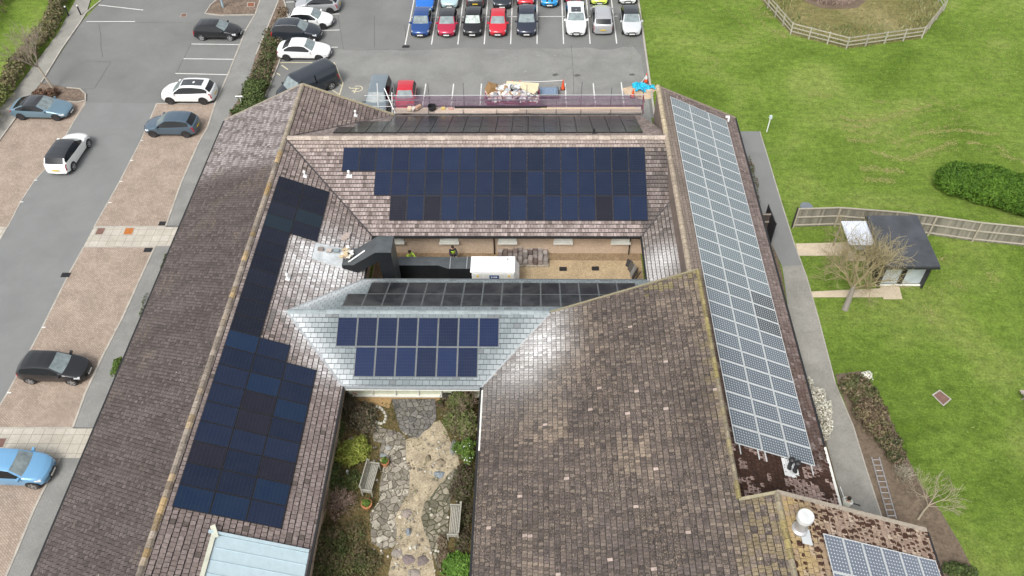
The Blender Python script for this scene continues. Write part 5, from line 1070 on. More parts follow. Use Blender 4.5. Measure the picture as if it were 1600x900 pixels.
def person(label, loc, heading, top, vest=None, lean=.0, arms='down', hat=None, legs=DARKC, group='workers on the roof job'):
    t_ = thing('person', label, 'person', loc, heading, group)
    lx = lean; J = {'pel': (0, 0, .95), 'sp': (lx*.35, 0, 1.2), 'ch': (lx*.8, 0, 1.40), 'nk': (lx*1.05, 0, 1.53), 'hd0': (lx*1.15+.01, 0, 1.62), 'hd1': (lx*1.25+.02, 0, 1.72)}
    V = [J['pel'], J['sp'], J['ch'], J['nk'], J['hd0'], J['hd1']]; R = [(.13, .11), (.13, .10), (.16, .11), .055, .085, .085]; E_ = [(0, 1), (1, 2), (2, 3), (3, 4), (4, 5)]
    arm_i = {}
    for sg in (1, -1):
        b0 = len(V); sh = (J['ch'][0], sg*.19, 1.44)
        el = {'down': (J['ch'][0]-.02, sg*.26, 1.16), 'reach': (J['ch'][0]+.24, sg*.24, 1.22)}[arms]; wr = {'down': (J['ch'][0]+.08, sg*.27, .93), 'reach': (J['ch'][0]+.46, sg*.14, 1.14)}[arms]
        d = (Vector(wr)-Vector(el)).normalized(); pm = Vector(wr)+d*.07
        V += [sh, el, wr, tuple(pm)]; R += [.062, .047, .033, (.04, .022)]; E_ += [(2, b0), (b0, b0+1), (b0+1, b0+2), (b0+2, b0+3)]; arm_i[sg] = b0
        side = d.cross(Vector((0, 0, 1)) if abs(d.z) < .8 else Vector((1, 0, 0))).normalized(); fl = [.075, .085, .08, .062]
        for k in range(4):
            f0 = len(V); o_ = side*(-.030+.02*k); p1 = pm+o_+d*fl[k]*.55; p2 = p1+(d*.8-Vector((0, 0, .5))*(.5 if arms == 'reach' else 0)+Vector((.35, 0, 0))*(1 if arms == 'down' else 0)).normalized()*fl[k]*.5
            V += [tuple(p1), tuple(p2)]; R += [.009, .008]; E_ += [(b0+3, f0), (f0, f0+1)]
        f0 = len(V); V += [tuple(Vector(wr)+d*.04+side*.045)]; R += [.010]; E_ += [(b0+2, f0)]
    for sg in (1, -1):
        b0 = len(V); V += [(0, sg*.1, .88), (.03, sg*.12, .50), (-.02, sg*.13, .09), (.15, sg*.14, .05)]; R += [.095, .06, .045, .04]; E_ += [(0, b0), (b0, b0+1), (b0+1, b0+2), (b0+2, b0+3)]
    skinmesh('body', V, E_, R, SKIN, t_)
    # clothing
    a, b_ = arm_i[1], arm_i[-1]; V2 = [V[0], V[1], V[2], (V[3][0], 0, V[3][2]-.04), V[a], V[a+1], V[a+2], V[b_], V[b_+1], V[b_+2]]
    skinmesh('jacket', V2, [(0, 1), (1, 2), (2, 3), (2, 4), (4, 5), (5, 6), (2, 7), (7, 8), (8, 9)], [(.15, .13), (.15, .12), (.18, .13), .075, .08, .062, .05, .08, .062, .05], top, t_)
    if vest: skinmesh('vest', [(V[0][0], 0, .98), V[1], V[2], (V[2][0], .14, 1.45), (V[2][0], -.14, 1.45)], [(0, 1), (1, 2), (2, 3), (2, 4)], [(.17, .15), (.17, .14), (.20, .15), .09, .09], vest, t_)
    l0 = len(V)-8; skinmesh('trousers', [(0, 0, .96), V[l0], V[l0+1], V[l0+2], V[l0+4], V[l0+5], V[l0+6]], [(0, 1), (1, 2), (2, 3), (0, 4), (4, 5), (5, 6)], [(.14, .12), .105, .075, .062, .105, .075, .062], legs, t_)
    for k in (0, 4): skinmesh('boot', [V[l0+k+2], V[l0+k+3]], [(0, 1)], [.055, .05], BOOT, t_)
    m = MB(); hx, hz = J['hd1'][0], 1.72; prof = [(.10, -.03), (.112, .02), (.10, .07), (.06, .105), (.01, .115)]; m.lathe((hx-.015, 0, hz), prof, 14); m.build('hat' if hat else 'hair', hat or HAIRM, t_, True, False)
    m = MB(); m.box((hx+.088, 0, 1.66), (.03, .025, .035)); m.build('nose', SKIN, t_, True, False)
    return t_
person('person in yellow hi-vis vest over dark clothes leaning over the duct', (-5.5, 40.05, .03), radians(-75), DARKC, HIV, .14, 'reach')
person('person in hi-vis top seen head and shoulders behind the black duct', (-8.45, 39.55, .03), radians(-40), HIV, HIV, .15, 'reach')
person('person in green hi-vis half hidden by the upright duct', (-9.05, 38.75, .03), radians(180), HIVG, HIVG, .1, 'down')
pp = person('person in white shirt standing on the path at the lower roof corner', (16.2, 21.3, .05), radians(60), TEE, None, .15, 'reach', group=None)
m = MB(); m.tube([(16.3, 21.8, 1.15), (16.1, 22.3, 1.5)], .02, 5); one(m, 'white_rod', WHITE, 'short white rod held by the person on the path', 'rod')
m = MB(); m.tube([(16.5, 21.55, 1.2), (17.0, 21.4, 1.15)], .035, 5); one(m, 'dark_tool', DARKC, 'dark hand tool held out by the person in white shirt', 'tool')
# ------------------------------------------------------------ vegetation builders
def rdir(r): 
    a = r.uniform(0, 2*pi); z = r.uniform(-1, 1); q = sqrt(1-z*z); return Vector((q*cos(a), q*sin(a), z))
def leaves(mb, ells, n, size, cols, seed=0, shell=.55, up=.3, aspect=1.8):
    r = random.Random(seed); wt = [e[3]*e[4]*e[5] for e in ells]; tot = sum(wt)
    for e, w_ in zip(ells, wt):
        for _ in range(int(n*w_/tot)+1):
            d = rdir(r); 
            if d.z < -.25 and e[2] < e[5]*.8: d.z = abs(d.z)
            k = 1+(.45 if size < .084 or size > .088 else .12)*noise.noise(Vector((d.x*2+e[0], d.y*2+e[1], d.z*2))); rr = (shell+(1-shell)*r.random()**.5)*k
            p = Vector((e[0]+d.x*e[3]*rr, e[1]+d.y*e[4]*rr, max(.02, e[2]+d.z*e[5]*rr)))
            nrm = (d*.7+rdir(r)*.8+Vector((0, 0, up))).normalized(); a = nrm.cross(rdir(r)).normalized(); b_ = nrm.cross(a); s_ = size*r.uniform(.6, 1.4)
            c = cols[min(len(cols)-1, int(len(cols)*(nz(p.x, p.y, 1.7/max(.6, e[3]), seed)*.6+r.random()*.4)))]
            mb.face([p-a*s_*aspect*.5, p+b_*s_*.5, p+a*s_*aspect*.5, p-b_*s_*.5], jit(c, .22))
def branch(mb, p, d, L, r_, lev, rnd, col, splits=3, spread=.6, upb=.15, nside=4, minr=.006, decay=.72):
    n_ = 3; pts = [Vector(p)]; R = [r_]
    for i in range(n_):
        d = (d+rdir(rnd)*.12+Vector((0, 0, upb*.3))).normalized(); pts.append(pts[-1]+d*L/n_); R.append(max(minr, r_*(1-.35*(i+1)/n_)))
    mb.tube(pts, R, nside if lev > 1 else 3, col=jit(col, .15), cap=False)
    if lev <= 0: return
    for k in range(splits):
        t = rnd.uniform(.35, 1.0) if k else 1; q = pts[0].lerp(pts[-1], t) if t < 1 else pts[-1]
        ax = rdir(rnd); nd = (d+ax*spread*rnd.uniform(.7, 1.3)+Vector((0, 0, upb))).normalized(); branch(mb, q, nd, L*decay*rnd.uniform(.8, 1.15), max(minr, R[-1]*.72), lev-1, rnd, col, splits, spread, upb, nside, minr, decay)
def bare_tree(label, p, h, tr, lev, seed, col, spread=.65, lean=(0, 0), splits=4, name='bare_tree', cat='tree', trunk=.28, tcol=(.22, .19, .15), upb=.2, minr=.008, nstem=5):
    rnd = random.Random(seed); t_ = thing(name, label, cat, (p[0], p[1], 0)); base = Vector((p[0], p[1], 0)); top = base+Vector((lean[0], lean[1], h*trunk)); m = MB()
    m.tube([base, base.lerp(top, .5)+rdir(rnd)*.03, top], [tr*1.25, tr, tr*.85], 8, col=tcol); m.build('trunk', BARK, t_)
    m = MB()
    for k in range(nstem):
        a = 2*pi*k/nstem+rnd.uniform(-.4, .4); d = (Vector((cos(a), sin(a), 0))*spread+Vector((lean[0]*.5, lean[1]*.5, 1))).normalized(); branch(m, top-Vector((0, 0, tr*k*.4)), d, h*.27, tr*.55, lev, rnd, col, splits, spread, upb, minr=minr)
    m.build('branches', BARK, t_); return t_
def shrub(label, ells, n, size, cols, seed, name='shrub', cat='shrub', twig=None, tn=12, group=None, blossom=None, up=.3, aspect=1.8, shell=.55):
    c = (sum(e[0] for e in ells)/len(ells), sum(e[1] for e in ells)/len(ells), 0); t_ = thing(name, label, cat, c, group=group); m = MB()
    if n: leaves(m, ells, n, size, cols, seed, up=up, aspect=aspect, shell=shell); m.build('foliage', FOL, t_)
    rnd = random.Random(seed); m = MB()
    for e in ells:
        for _ in range(tn):
            d = rdir(rnd); d.z = abs(d.z)+.3; d.normalize(); L = min(e[3], e[4])*.8+e[5]*.4; branch(m, (e[0]+rnd.uniform(-.2, .2)*e[3], e[1]+rnd.uniform(-.2, .2)*e[4], .0), d, L*.5, .014, 2, rnd, twig or (.14, .10, .07), 3, .7, .1, 3, .005)
    if tn: m.build('stems', BARK, t_)
    if blossom: m = MB(); leaves(m, [(e[0], e[1], e[2], e[3]*1.04, e[4]*1.04, e[5]*1.04) for e in ells], blossom[0], blossom[1], blossom[2], seed+5, shell=.9); m.build('blossom', FOL, t_)
    return t_
GB = [(.06, .07, .025), (.09, .10, .04), (.14, .125, .06), (.165, .13, .075)]; GD = [(.03, .048, .014), (.05, .075, .02), (.075, .105, .03)]; GG = [(.045, .085, .012), (.075, .13, .02), (.12, .18, .03)]; BR = [(.09, .065, .04), (.14, .10, .065), (.20, .155, .10), (.10, .09, .04)]
def along(pts, step, wd, hgt, jx=.15):
    out_ = []
    for a, b_ in zip(pts, pts[1:]):
        a, b_ = Vector(a), Vector(b_); L = (b_-a).length; n_ = max(1, int(L/step))
        for i in range(n_): p = a.lerp(b_, (i+.5)/n_); out_.append((p.x+random.uniform(-jx, jx), p.y+random.uniform(-jx, jx), hgt*.45, wd*random.uniform(.85, 1.15), step*.75, hgt*.6*random.uniform(.85, 1.15)))
    return out_
# left hand hedges
hp = PX((128, -60), (104, -5), (78, 50), (40, 100), (12, 148)); e_ = along(hp, 1.4, .95, 1.2)
shrub('clipped brown and green hedge between the left footpath and the strip of lawn', e_, 9000, .13, GB+[(.06, .10, .02)], 31, name='hedge', cat='hedge', tn=6)
hp = PX((12, 148), (-10, 180), (-60, 250)); shrub('bushy olive hedge end beside the steel blue coupe', along(hp, 1.2, 1.1, 1.5), 2600, .14, [(.09, .11, .03), (.14, .15, .05), (.08, .07, .04)], 32, name='hedge', cat='hedge', tn=6)
hp = PX((50, -70), (5, -5), (-30, 40), (-90, 110)); shrub('brown hedge in the far top left corner beyond the lawn strip', along(hp, 1.6, 1.8, 1.6), 5200, .15, BR+[(.06, .08, .02)], 33, name='hedge', cat='hedge', tn=6)
hp = PX((52, 158), (75, 150), (98, 149)); shrub('low brown twiggy bush at the foot of the small bare tree', along(hp, .8, .6, .7), 1500, .09, [(.10, .05, .035), (.15, .09, .06), (.07, .06, .03)], 34, tn=10, twig=(.16, .09, .06))
bare_tree('small bare tree with pale forked trunk behind the steel blue coupe', G2(85, 141), 6.2, .09, 3, 41, (.26, .215, .175), .75, (-.5, .1), 4, trunk=.38, tcol=(.36, .32, .26), minr=.009)
# mulch strip between footway and car park
hp = PX((441, 16), (430, 55)); shrub('sparse brown ground shrubs at the top of the mulch strip', along(hp, 1.0, .55, .4), 1500, .09, BR, 35, tn=8)
hp = PX((433, 50), (424, 80), (412, 120), (402, 145)); shrub('brown and green shrubs in the mulch strip beside the white saloon', along(hp, 1.0, .95, .7), 3800, .11, BR+GD+BR+[(.10, .12, .03)], 36, tn=14)
hp = PX((405, 135), (392, 175), (375, 190)); shrub('dense dark green shrubs in the mulch strip beside the van', along(hp, .9, 1.1, .9), 4200, .11, GD+[(.07, .09, .03), (.09, .06, .04)], 37, tn=6)
m = MB(); q = G2(183, 578); 
shrub('bright green tuft growing against the brown roof edge by the footway', [(q[0]+.12, q[1], .3, .25, .75, .4)], 700, .07, GG, 38, name='climbing_plant', cat='plant', tn=4)
hp = PX((266, 398), (250, 430)); shrub('dark ivy creeping from under the roof edge just below the upper crossing', along(hp, .7, .12, .5), 420, .07, GD, 39, name='ivy', cat='plant', tn=0)
hp = PX((232, 462), (216, 500)); shrub('thin ivy along the roof edge further down the footway', along(hp, .8, .08, .3), 120, .06, GD, 40, name='ivy', cat='plant', tn=0)
# lamp post and signs
t_ = thing('lamp_post', 'blue grey lamp post rising from the top mulch island', 'lamp post', (*G2(349, 12), .08)); b_ = Vector(t_.location); m = MB(); m.tube([b_, b_+Vector((0, 0, 1.3))], .11, 10); m.tube([b_+Vector((0, 0, 1.3)), b_+Vector((0, 0, 6))], .06, 8); m.build('post', plain('blue_grey_post', (.28, .38, .43), .5), t_)
m = MB(); m.box(b_+Vector((.35, 0, 6.02)), (.8, .25, .12)); m.build('lantern', STEEL, t_)
for (px, py), l, a in (((108, 26), 'black bollard with pale top on the left footpath, nearer the hedge', 0), ((127, 24.5), 'black bollard with pale top on the left footpath, nearer the kerb', 0)):
    q = G2(px, py); t_ = thing('bollard', l, 'bollard', (q[0], q[1], .09), group='bollards on the left footpath'); m = MB(); m.tube([(q[0], q[1], .09), (q[0], q[1], 1.0)], .07, 8); m.build('post', BLK, t_); m = MB(); m.tube([(q[0], q[1], 1.0), (q[0], q[1], 1.09)], .075, 8); m.build('cap', RW, t_)
q = G2(380.5, 171); t_ = thing('sign_post', 'small blank white sign on a post between footway and roof gable', 'sign', (q[0], q[1], .09)); m = MB(); m.tube([(q[0], q[1], .09), (q[0], q[1], 1.2)], .03, 6); m.build('post', WHITE, t_); m = MB(); m.box((q[0]-.02, q[1], 1.25), (.62, .06, .4), rot=Matrix.Rotation(.7, 3, 'X')); m.build('sign_board', WHITE, t_)
q = G2(1198, 206); t_ = thing('sign_post', 'thin white post with a small pale head standing on the lawn by the path corner', 'post', (q[0], q[1], 0)); m = MB(); m.tube([(q[0], q[1], 0), (q[0]+.02, q[1], 1.35)], .045, 6); m.build('post', WHITE, t_); m = MB(); m.box((q[0]+.02, q[1], 1.42), (.2, .18, .26)); m.build('head', plain('pale_grey_head', (.55, .62, .64), .5), t_)
# ------------------------------------------------------------ right hand grounds
# pond enclosure
pb = [G2(*p) for p in ((1172, -22), (1188, 0), (1235, 54), (1322, 76.4), (1440, 60), (1474, 17), (1458, -12), (1430, -40))]
g = MB(); g.poly(pb+PX((1300, -110)), .02); struct(g, 'rough_grass', ROUGHGRASS)
g = MB(); c = G2(1305, 2); g.poly([(c[0]+2.9*cos(a)*(1+.15*sin(3*a)), c[1]+1.7*sin(a)*(1+.12*cos(2*a))) for a in [i*pi/14 for i in range(28)]], .035); struct(g, 'pond_mud', DIRT)
rnd = random.Random(4); m = MB()
for i in range(520):
    a = rnd.uniform(0, 2*pi); rr = sqrt(rnd.random()); x, y = c[0]-.1+2.3*rr*cos(a)*.9, c[1]+.4+1.5*rr*sin(a); d = Vector((rnd.uniform(-.5, .5), rnd.uniform(-.6, .3), 1)).normalized(); L = rnd.uniform(.7, 1.5); m.tube([(x, y, 0), Vector((x, y, 0))+d*L*.6, Vector((x, y, 0))+(d+Vector((rnd.uniform(-.5, .5), rnd.uniform(-.5, .2), -.3)))*L], [.022, .018, .01], 3, col=jit((.38, .29, .24), .3), cap=False)
tag(m.build('reeds', BARK), 'clump of dead pinkish reeds in the fenced pond hollow', 'reeds', kind='stuff')
m = MB(); r2 = random.Random(8)
def inpoly(x, y, P):
    r = False
    for i in range(len(P)):
        (x1, y1), (x2, y2) = P[i], P[i-1]
        if (y1 > y) != (y2 > y) and x < (x2-x1)*(y-y1)/(y2-y1)+x1: r = not r
    return r
PP = pb+PX((1300, -110))
for i in range(9000):
    x, y = r2.uniform(20, 41), r2.uniform(66, 84)
    if not inpoly(x, y, PP): continue
    edge = 1 if (y < 71 or x < 25 or x > 35) else .45
    if r2.random() > edge or (x-c[0])**2/9+(y-c[1])**2/4 < 1: continue
    gcol = lerpc((.10, .16, .035), (.30, .28, .15), nz(x, y, .5, 2)+r2.uniform(-.3, .3)); h = r2.uniform(.15, .45)*edge; d = Vector((r2.uniform(-.5, .5), r2.uniform(-.5, .5), 1)); p = Vector((x, y, .02)); s_ = Vector((r2.uniform(-1, 1), r2.uniform(-1, 1), 0)).normalized()*.05
    m.face([p-s_, p+s_, p+d*h], jit(gcol, .2))
tag(m.build('long_grass', FOL), 'long pale tussocky grass inside the pond fence', 'grass', kind='stuff')
FENCE = vcol('grey_fence_timber', .85, .8, 1.15, 9, .2)
t_ = thing('pond_fence', 'grey post and three rail fence round the pond hollow', 'fence', (pb[3][0], pb[3][1], 0))
for i, (a, b_) in enumerate(zip(pb, pb[1:])):
    a, b_ = Vector((*a, 0)), Vector((*b_, 0)); L = (b_-a).length; n_ = max(1, round(L/1.85)); an = atan2((b_-a).y, (b_-a).x)
    for z in (.35, .72, 1.1): m = MB(); m.box((a+b_)/2+Vector((0, 0, z)), (L, .05, .09), rz=an, col=jit((.36, .335, .27), .1)); m.build('rail', FENCE, t_)
    for k in range(n_): p = a.lerp(b_, k/n_); m = MB(); m.box(p+Vector((0, 0, .6)), (.10, .10, 1.2), rz=an, col=jit((.38, .36, .30), .1)); m.build('post', FENCE, t_)
# close boarded fence by the cabin
fb = [Vector((*G2(*p), 0)) for p in ((1238.6, 355), (1303, 353), (1390, 360), (1449.5, 367), (1518, 376.6), (1600, 385), (1700, 396), (1800, 410))]
t_ = thing('timber_fence', 'tall weathered close boarded fence running behind the dark roofed cabin', 'fence', fb[0])
for i, (a, b_) in enumerate(zip(fb, fb[1:])):
    L = (b_-a).length; an = atan2((b_-a).y, (b_-a).x); m = MB(); n_ = int(L/.14); nrm = Vector((-sin(an), cos(an), 0))
    for k in range(n_): m.box(a.lerp(b_, (k+.5)/n_)+Vector((0, 0, .9))+nrm*(.02 if k % 2 else 0), (L/n_*.97, .02, 1.75), rz=an, col=jit(lerpc((.15, .14, .115), (.27, .25, .205), random.random()), .1))
    m.build('boarding', FENCE, t_)
    for z in (.25, 1.0, 1.78): m = MB(); m.box((a+b_)/2+Vector((0, 0, z))-nrm*.05, (L, .06, .09), rz=an, col=(.40, .365, .30)); m.build('rail', FENCE, t_)
    m = MB(); m.box(a+Vector((0, 0, .92))-nrm*.07, (.11, .11, 1.84), rz=an, col=(.36, .32, .25)); m.build('post', FENCE, t_)
m = MB(); a = fb[0]-Vector((.08, 0, 0)); m.box(a+Vector((0, -.05, .95)), (.07, .12, 1.9)); m.build('end_post', BLK, t_)
# gate and short fence by the building
t_ = thing('mesh_gate', 'open black mesh gate across the tarmac path edge', 'gate', (16.2, 41.1, .05))
ga, gb_ = Vector((*G2(1201, 381), .05)), Vector((*G2(1212, 358), .05)); ga, gb_ = Vector((*G2(1203, 382), .05)), Vector((*G2(1192, 353), .05)); d = gb_-ga; m = MB(); rq = d.to_track_quat('X', 'Z').to_matrix()
for z in (.1, 1.9): m.box((ga+gb_)/2+Vector((0, 0, z)), (d.length, .06, .06), rot=rq)
for p in (ga, gb_): m.box(p+Vector((0, 0, 1.0)), (.07, .07, 1.95), rot=rq)
m.build('gate_frame', BLK, t_); m = MB()
for k in range(30): m.box(ga.lerp(gb_, k/29)+Vector((0, 0, 1.0)), (.035, .02, 1.8), rot=rq)
for k in range(14): m.box((ga+gb_)/2+Vector((0, 0, .15+k*.13)), (d.length, .02, .02), rot=rq)
m.build('mesh_infill', BLK, t_)
t_ = thing('short_fence', 'short dark timber fence panel between the wall and the mesh gate', 'fence', (15.8, 43.2, 0)); m = MB()
for k in range(8): m.box((15.3+k*.15, 43.15, .95), (.135, .03, 1.8), col=jit((.10, .08, .07), .2))
m.build('boarding', FENCE, t_)
for z in (.4, 1.1, 1.8): m = MB(); m.box((15.85, 43.08, z), (1.2, .06, .09), col=(.30, .27, .23)); m.build('rail', FENCE, t_)
# cabin
CB = plain('charcoal_roof_felt', (.055, .06, .068), .55, var=.25, vs=1.2); PANEL = plain('pale_grey_glazing', (.40, .44, .46), .25, var=.12, vs=2)
t_ = thing('garden_cabin', 'small cabin with flat charcoal roof and pale glazed front beside the bare tree', 'cabin', (24.1, 39.7, 0))
m = MB(); m.box((24.1, 39.72, 2.55), (3.35, 4.75, .14)); m.build('roof', CB, t_)
m = MB(); m.box((24.1, 39.72, 2.42), (3.45, 4.85, .13)); m.build('fascia', BLK, t_)
m = MB(); m.box((22.72, 39.9, 1.2), (.1, 4.2, 2.35)); m.box((25.6, 39.9, 1.2), (.1, 4.2, 2.35)); m.box((24.15, 41.9, 1.2), (2.9, .1, 2.35)); m.build('wall', BLK, t_)
for x in (22.75, 24.1, 24.28, 25.62): m = MB(); m.box((x, 38.15, 1.2), (.12, .12, 2.35)); m.build('corner_post', BLK, t_)
for x, w_ in ((23.42, 1.22), (24.95, 1.25)): m = MB(); m.box((x, 38.2, 1.22), (w_, .05, 2.2)); m.build('glazed_panel', PANEL, t_)
m = MB(); m.box((24.15, 38.05, .1), (3.0, .12, .08)); m.build('sill', UPVC, t_)
# canopy
t_ = thing('canopy', 'lean-to canopy with translucent white corrugated roof beside the cabin', 'canopy', (21.6, 40.8, 0)); m = MB(); mt = plain('translucent_sheet', (.60, .64, .72), .3, var=.1, vs=2)
for k in range(12):
    x0, x1 = 20.75+k*.15, 20.75+(k+1)*.15; m.face([(x0, 39.7, 2.15), ((x0+x1)/2, 39.7, 2.19), ((x0+x1)/2, 41.9, 2.30), (x0, 41.9, 2.26)]); m.face([((x0+x1)/2, 39.7, 2.19), (x1, 39.7, 2.15), (x1, 41.9, 2.26), ((x0+x1)/2, 41.9, 2.30)])
m.build('canopy_roof', mt, t_)
for x, y in ((20.8, 41.85), (20.8, 39.75), (22.5, 39.75)): m = MB(); m.box((x, y, 1.08), (.09, .09, 2.16)); m.build('post', TIMB, t_)
m = MB(); m.box((21.6, 39.75, 2.1), (1.8, .06, .1)); m.box((20.8, 40.8, 2.15), (.06, 2.2, .08)); m.build('beam', TIMB, t_)
t_ = thing('small_table', 'small white square table on the buff path under the canopy', 'table', (*G2(1340, 392), .03)); b_ = Vector(t_.location); m = MB(); m.box(b_+Vector((0, 0, .5)), (.75, .75, .06)); m.build('table_top', WHITE, t_)
for sx_ in (-.3, .3):
    for sy_ in (-.3, .3): m = MB(); m.box(b_+Vector((sx_, sy_, .24)), (.05, .05, .48)); m.build('leg', WHITE, t_)
q = G2(1320, 484); bare_tree('bare yellowish spreading tree in front of the cabin', (q[0], q[1]), 6.6, .17, 4, 52, (.30, .255, .14), .95, (.25, .55), 4, trunk=.26, tcol=(.24, .22, .19), upb=.12, minr=.0065, nstem=7)
# big green bush
bc = [(31.5, 48.1, .6, 1.9, 1.6, 1.2), (33.2, 47.4, .7, 2.2, 1.8, 1.4), (35.2, 46.3, .7, 2.3, 1.9, 1.4), (37.2, 45.3, .7, 2.3, 1.8, 1.4), (39.4, 44.6, .7, 2.3, 1.8, 1.4)]
shrub('large rounded bright green bush on the lawn at the right edge', bc, 52000, .085, [(.038, .09, .008), (.068, .14, .012), (.11, .20, .022)], 53, name='bush', cat='bush', tn=3, up=.1, aspect=2.6, shell=.8)
# ladder lying beside the path
a1, a2 = Vector((*G2(1361, 716), .12)), Vector((*G2(1387, 812), .12)); b1 = Vector((*G2(1373, 716), .12)); d = (a2-a1); s_ = (b1-a1); s_ = s_.normalized()*.42; t_ = thing('ladder', 'aluminium ladder lying on the soil beside the path', 'ladder', a1)
for o_ in (Vector(), s_): m = MB(); m.tube([a1+o_, a2+o_], .035, 4); m.build('rail', STEEL, t_)
for k in range(11): p = a1.lerp(a2, (k+.5)/11); m = MB(); m.tube([p, p+s_], .022, 4); m.build('rung', STEEL, t_)
# shrubs along the bed
def PE(px, py, rx, ry, h): q = G2(px, py, h*.4); return (q[0], q[1], h*.45, rx, ry, h*.62)
shrub('mixed brown and green bush at the top of the soil bed beside the path', [PE(1335, 605, .9, .8, 1.1), PE(1352, 622, .9, .8, 1.0)], 2600, .10, BR+GB, 60, tn=26, twig=(.20, .15, .10))
shrub('tangled olive bush in the middle of the soil bed', [PE(1360, 645, 1.0, .9, 1.2), PE(1372, 668, .8, .8, 1.0)], 2400, .09, GB+BR, 61, tn=34, twig=(.22, .17, .11))
shrub('low brown bush lower in the soil bed beside the lawn', [PE(1388, 690, .7, .8, .8), PE(1398, 712, .6, .6, .7)], 1300, .08, BR+GD, 62, tn=26, twig=(.20, .14, .10))
shrub('pale grey lichened bare shrub at the edge of the soil bed', [PE(1412, 740, .7, .6, .8)], 120, .05, [(.3, .28, .2)], 63, tn=60, twig=(.40, .36, .28))
bare_tree('bare fan shaped shrub with pale branches leaning over the lawn edge', G2(1434, 812), 3.4, .05, 3, 64, (.38, .33, .24), .8, (.5, .5), 4, name='bare_shrub', cat='shrub', trunk=.18, tcol=(.30, .26, .19), minr=.005, nstem=5)
shrub('dark spiky plant at the lower right corner of the soil bed', [PE(1490, 890, .6, .4, .5), PE(1512, 894, .5, .4, .4)], 900, .08, GD+[(.05, .04, .03)], 65, name='plant', cat='plant', tn=10)
e_ = [PE(1262, 605, .25, .4, 1.0), PE(1272, 628, .45, .6, 1.6), PE(1281, 650, .5, .6, 1.8), PE(1287, 675, .35, .5, 1.6)]
shrub('white blossoming shrub against the right wing wall beside the path', e_, 1500, .07, [(.16, .16, .10), (.22, .21, .15)], 66, name='blossom_shrub', tn=10, twig=(.3, .27, .2), blossom=(3800, .055, [(.62, .60, .52), (.48, .46, .38), (.72, .70, .64)]))
shrub('small white blossoming twig clump at the top corner of the bed', [PE(1353, 590, .35, .25, .8)], 60, .05, [(.3, .3, .2)], 67, name='blossom_shrub', tn=8, blossom=(380, .05, [(.7, .68, .62), (.55, .53, .46)]))
shrub('straggly dark weeds along the right wing wall above the gate', along(PX((1170, 250), (1186, 320)), .8, .2, .5), 500, .06, GD+BR, 68, name='weeds', cat='plant', tn=4)
# picnic bench at the right edge
t_ = thing('picnic_table', 'grey timber picnic table cut by the right edge of the lawn', 'table', (*G2(1604, 635), 0)); b_ = Vector(t_.location)+Vector((.2, 0, 0)); PT = plain('grey_oak', (.36, .32, .28), .85, var=.2, vs=5)
m = MB(); m.box(b_+Vector((.4, 0, .74)), (1.7, .75, .05)); m.build('table_top', PT, t_)
for sy_ in (-.7, .7): m = MB(); m.box(b_+Vector((.4, sy_, .44)), (1.7, .28, .05)); m.build('seat', PT, t_)
for sx_ in (-.3, 1.1): m = MB(); m.box(b_+Vector((sx_, 0, .40)), (.08, 1.6, .08)); m.box(b_+Vector((sx_, -.35, .36)), (.08, .08, .76), rot=Matrix.Rotation(-.35, 3, 'X')); m.box(b_+Vector((sx_, .35, .36)), (.08, .08, .76), rot=Matrix.Rotation(.35, 3, 'X')); m.build('leg_frame', PT, t_)
# mown grass clippings in rows
m = MB(); rr = random.Random(77)
def swathe(pts, dens, wd, alpha=1):
    P = [Vector(G2(1000+x/2.663, y/2.663)) for x, y in pts]
    for a, b_ in zip(P, P[1:]):
        L = (b_-a).length; n_ = (b_-a).normalized(); q = Vector((-n_.y, n_.x))
        for _ in range(int(L*dens*2.0)):
            t = rr.random(); p = a.lerp(b_, t)+q*rr.gauss(0, wd*1.2)+Vector((noise.noise(Vector((a.x+t*L, a.y, 1)))*.25, noise.noise(Vector((a.x+t*L, a.y, 4)))*.25))
            if nz(p.x, p.y, .7, 3) < .40: continue
            an = atan2(n_.y, n_.x)+rr.gauss(0, .5); s_ = rr.uniform(.025, .075); d = Vector((cos(an), sin(an)))*s_; e = Vector((-d.y, d.x))*.35; z = rr.uniform(.02, .05)
            m.face([(p.x-d.x, p.y-d.y, z), (p.x+e.x, p.y+e.y, z+.01), (p.x+d.x, p.y+d.y, z), (p.x-e.x, p.y-e.y, z+.01)], jit(rr.choice([(.27, .26, .08), (.36, .31, .15), (.19, .24, .05)]), .2))
for pts, dn, wd in (([(830, 480), (870, 502), (1000, 500), (1130, 462), (1210, 440)], 60, .10), ([(830, 515), (900, 532), (1000, 510)], 60, .1), ([(860, 585), (960, 592), (1060, 590), (1150, 560), (1300, 540), (1480, 562)], 55, .1), ([(880, 612), (1000, 640), (1100, 672), (1200, 632), (1300, 590), (1450, 600), (1560, 640)], 60, .12), ([(920, 698), (1000, 702), (1100, 716)], 110, .2), ([(930, 748), (1060, 752)], 90, .16), ([(700, 395), (800, 400)], 60, .2), ([(970, 425), (1080, 420), (1120, 415)], 50, .15),
  ([(500, 20), (560, 100), (610, 160)], 90, .18), ([(455, 20), (520, 90), (570, 140)], 45, .2), ([(1180, 380), (1280, 450), (1420, 480)], 20, .15), ([(1500, 640), (1598, 680)], 70, .15), ([(140, 50), (230, 52)], 40, .2), ([(300, 240), (320, 280)], 60, .3), ([(1190, 1270), (1260, 1400)], 30, .3), ([(1210, 1290), (1230, 1340)], 60, .25), ([(540, 5), (640, 120)], 30, .3)): swathe(pts, dn, wd)
for dy, k_ in ((-60, 12), (-30, 16), (18, 22), (44, 14)):
    for pts in ([(830, 520), (940, 545), (1060, 530), (1180, 500), (1330, 470)], [(860, 600), (1000, 622), (1110, 640), (1230, 600), (1340, 575), (1500, 590)]): swathe([(x, y+dy) for x, y in pts], k_, .09)
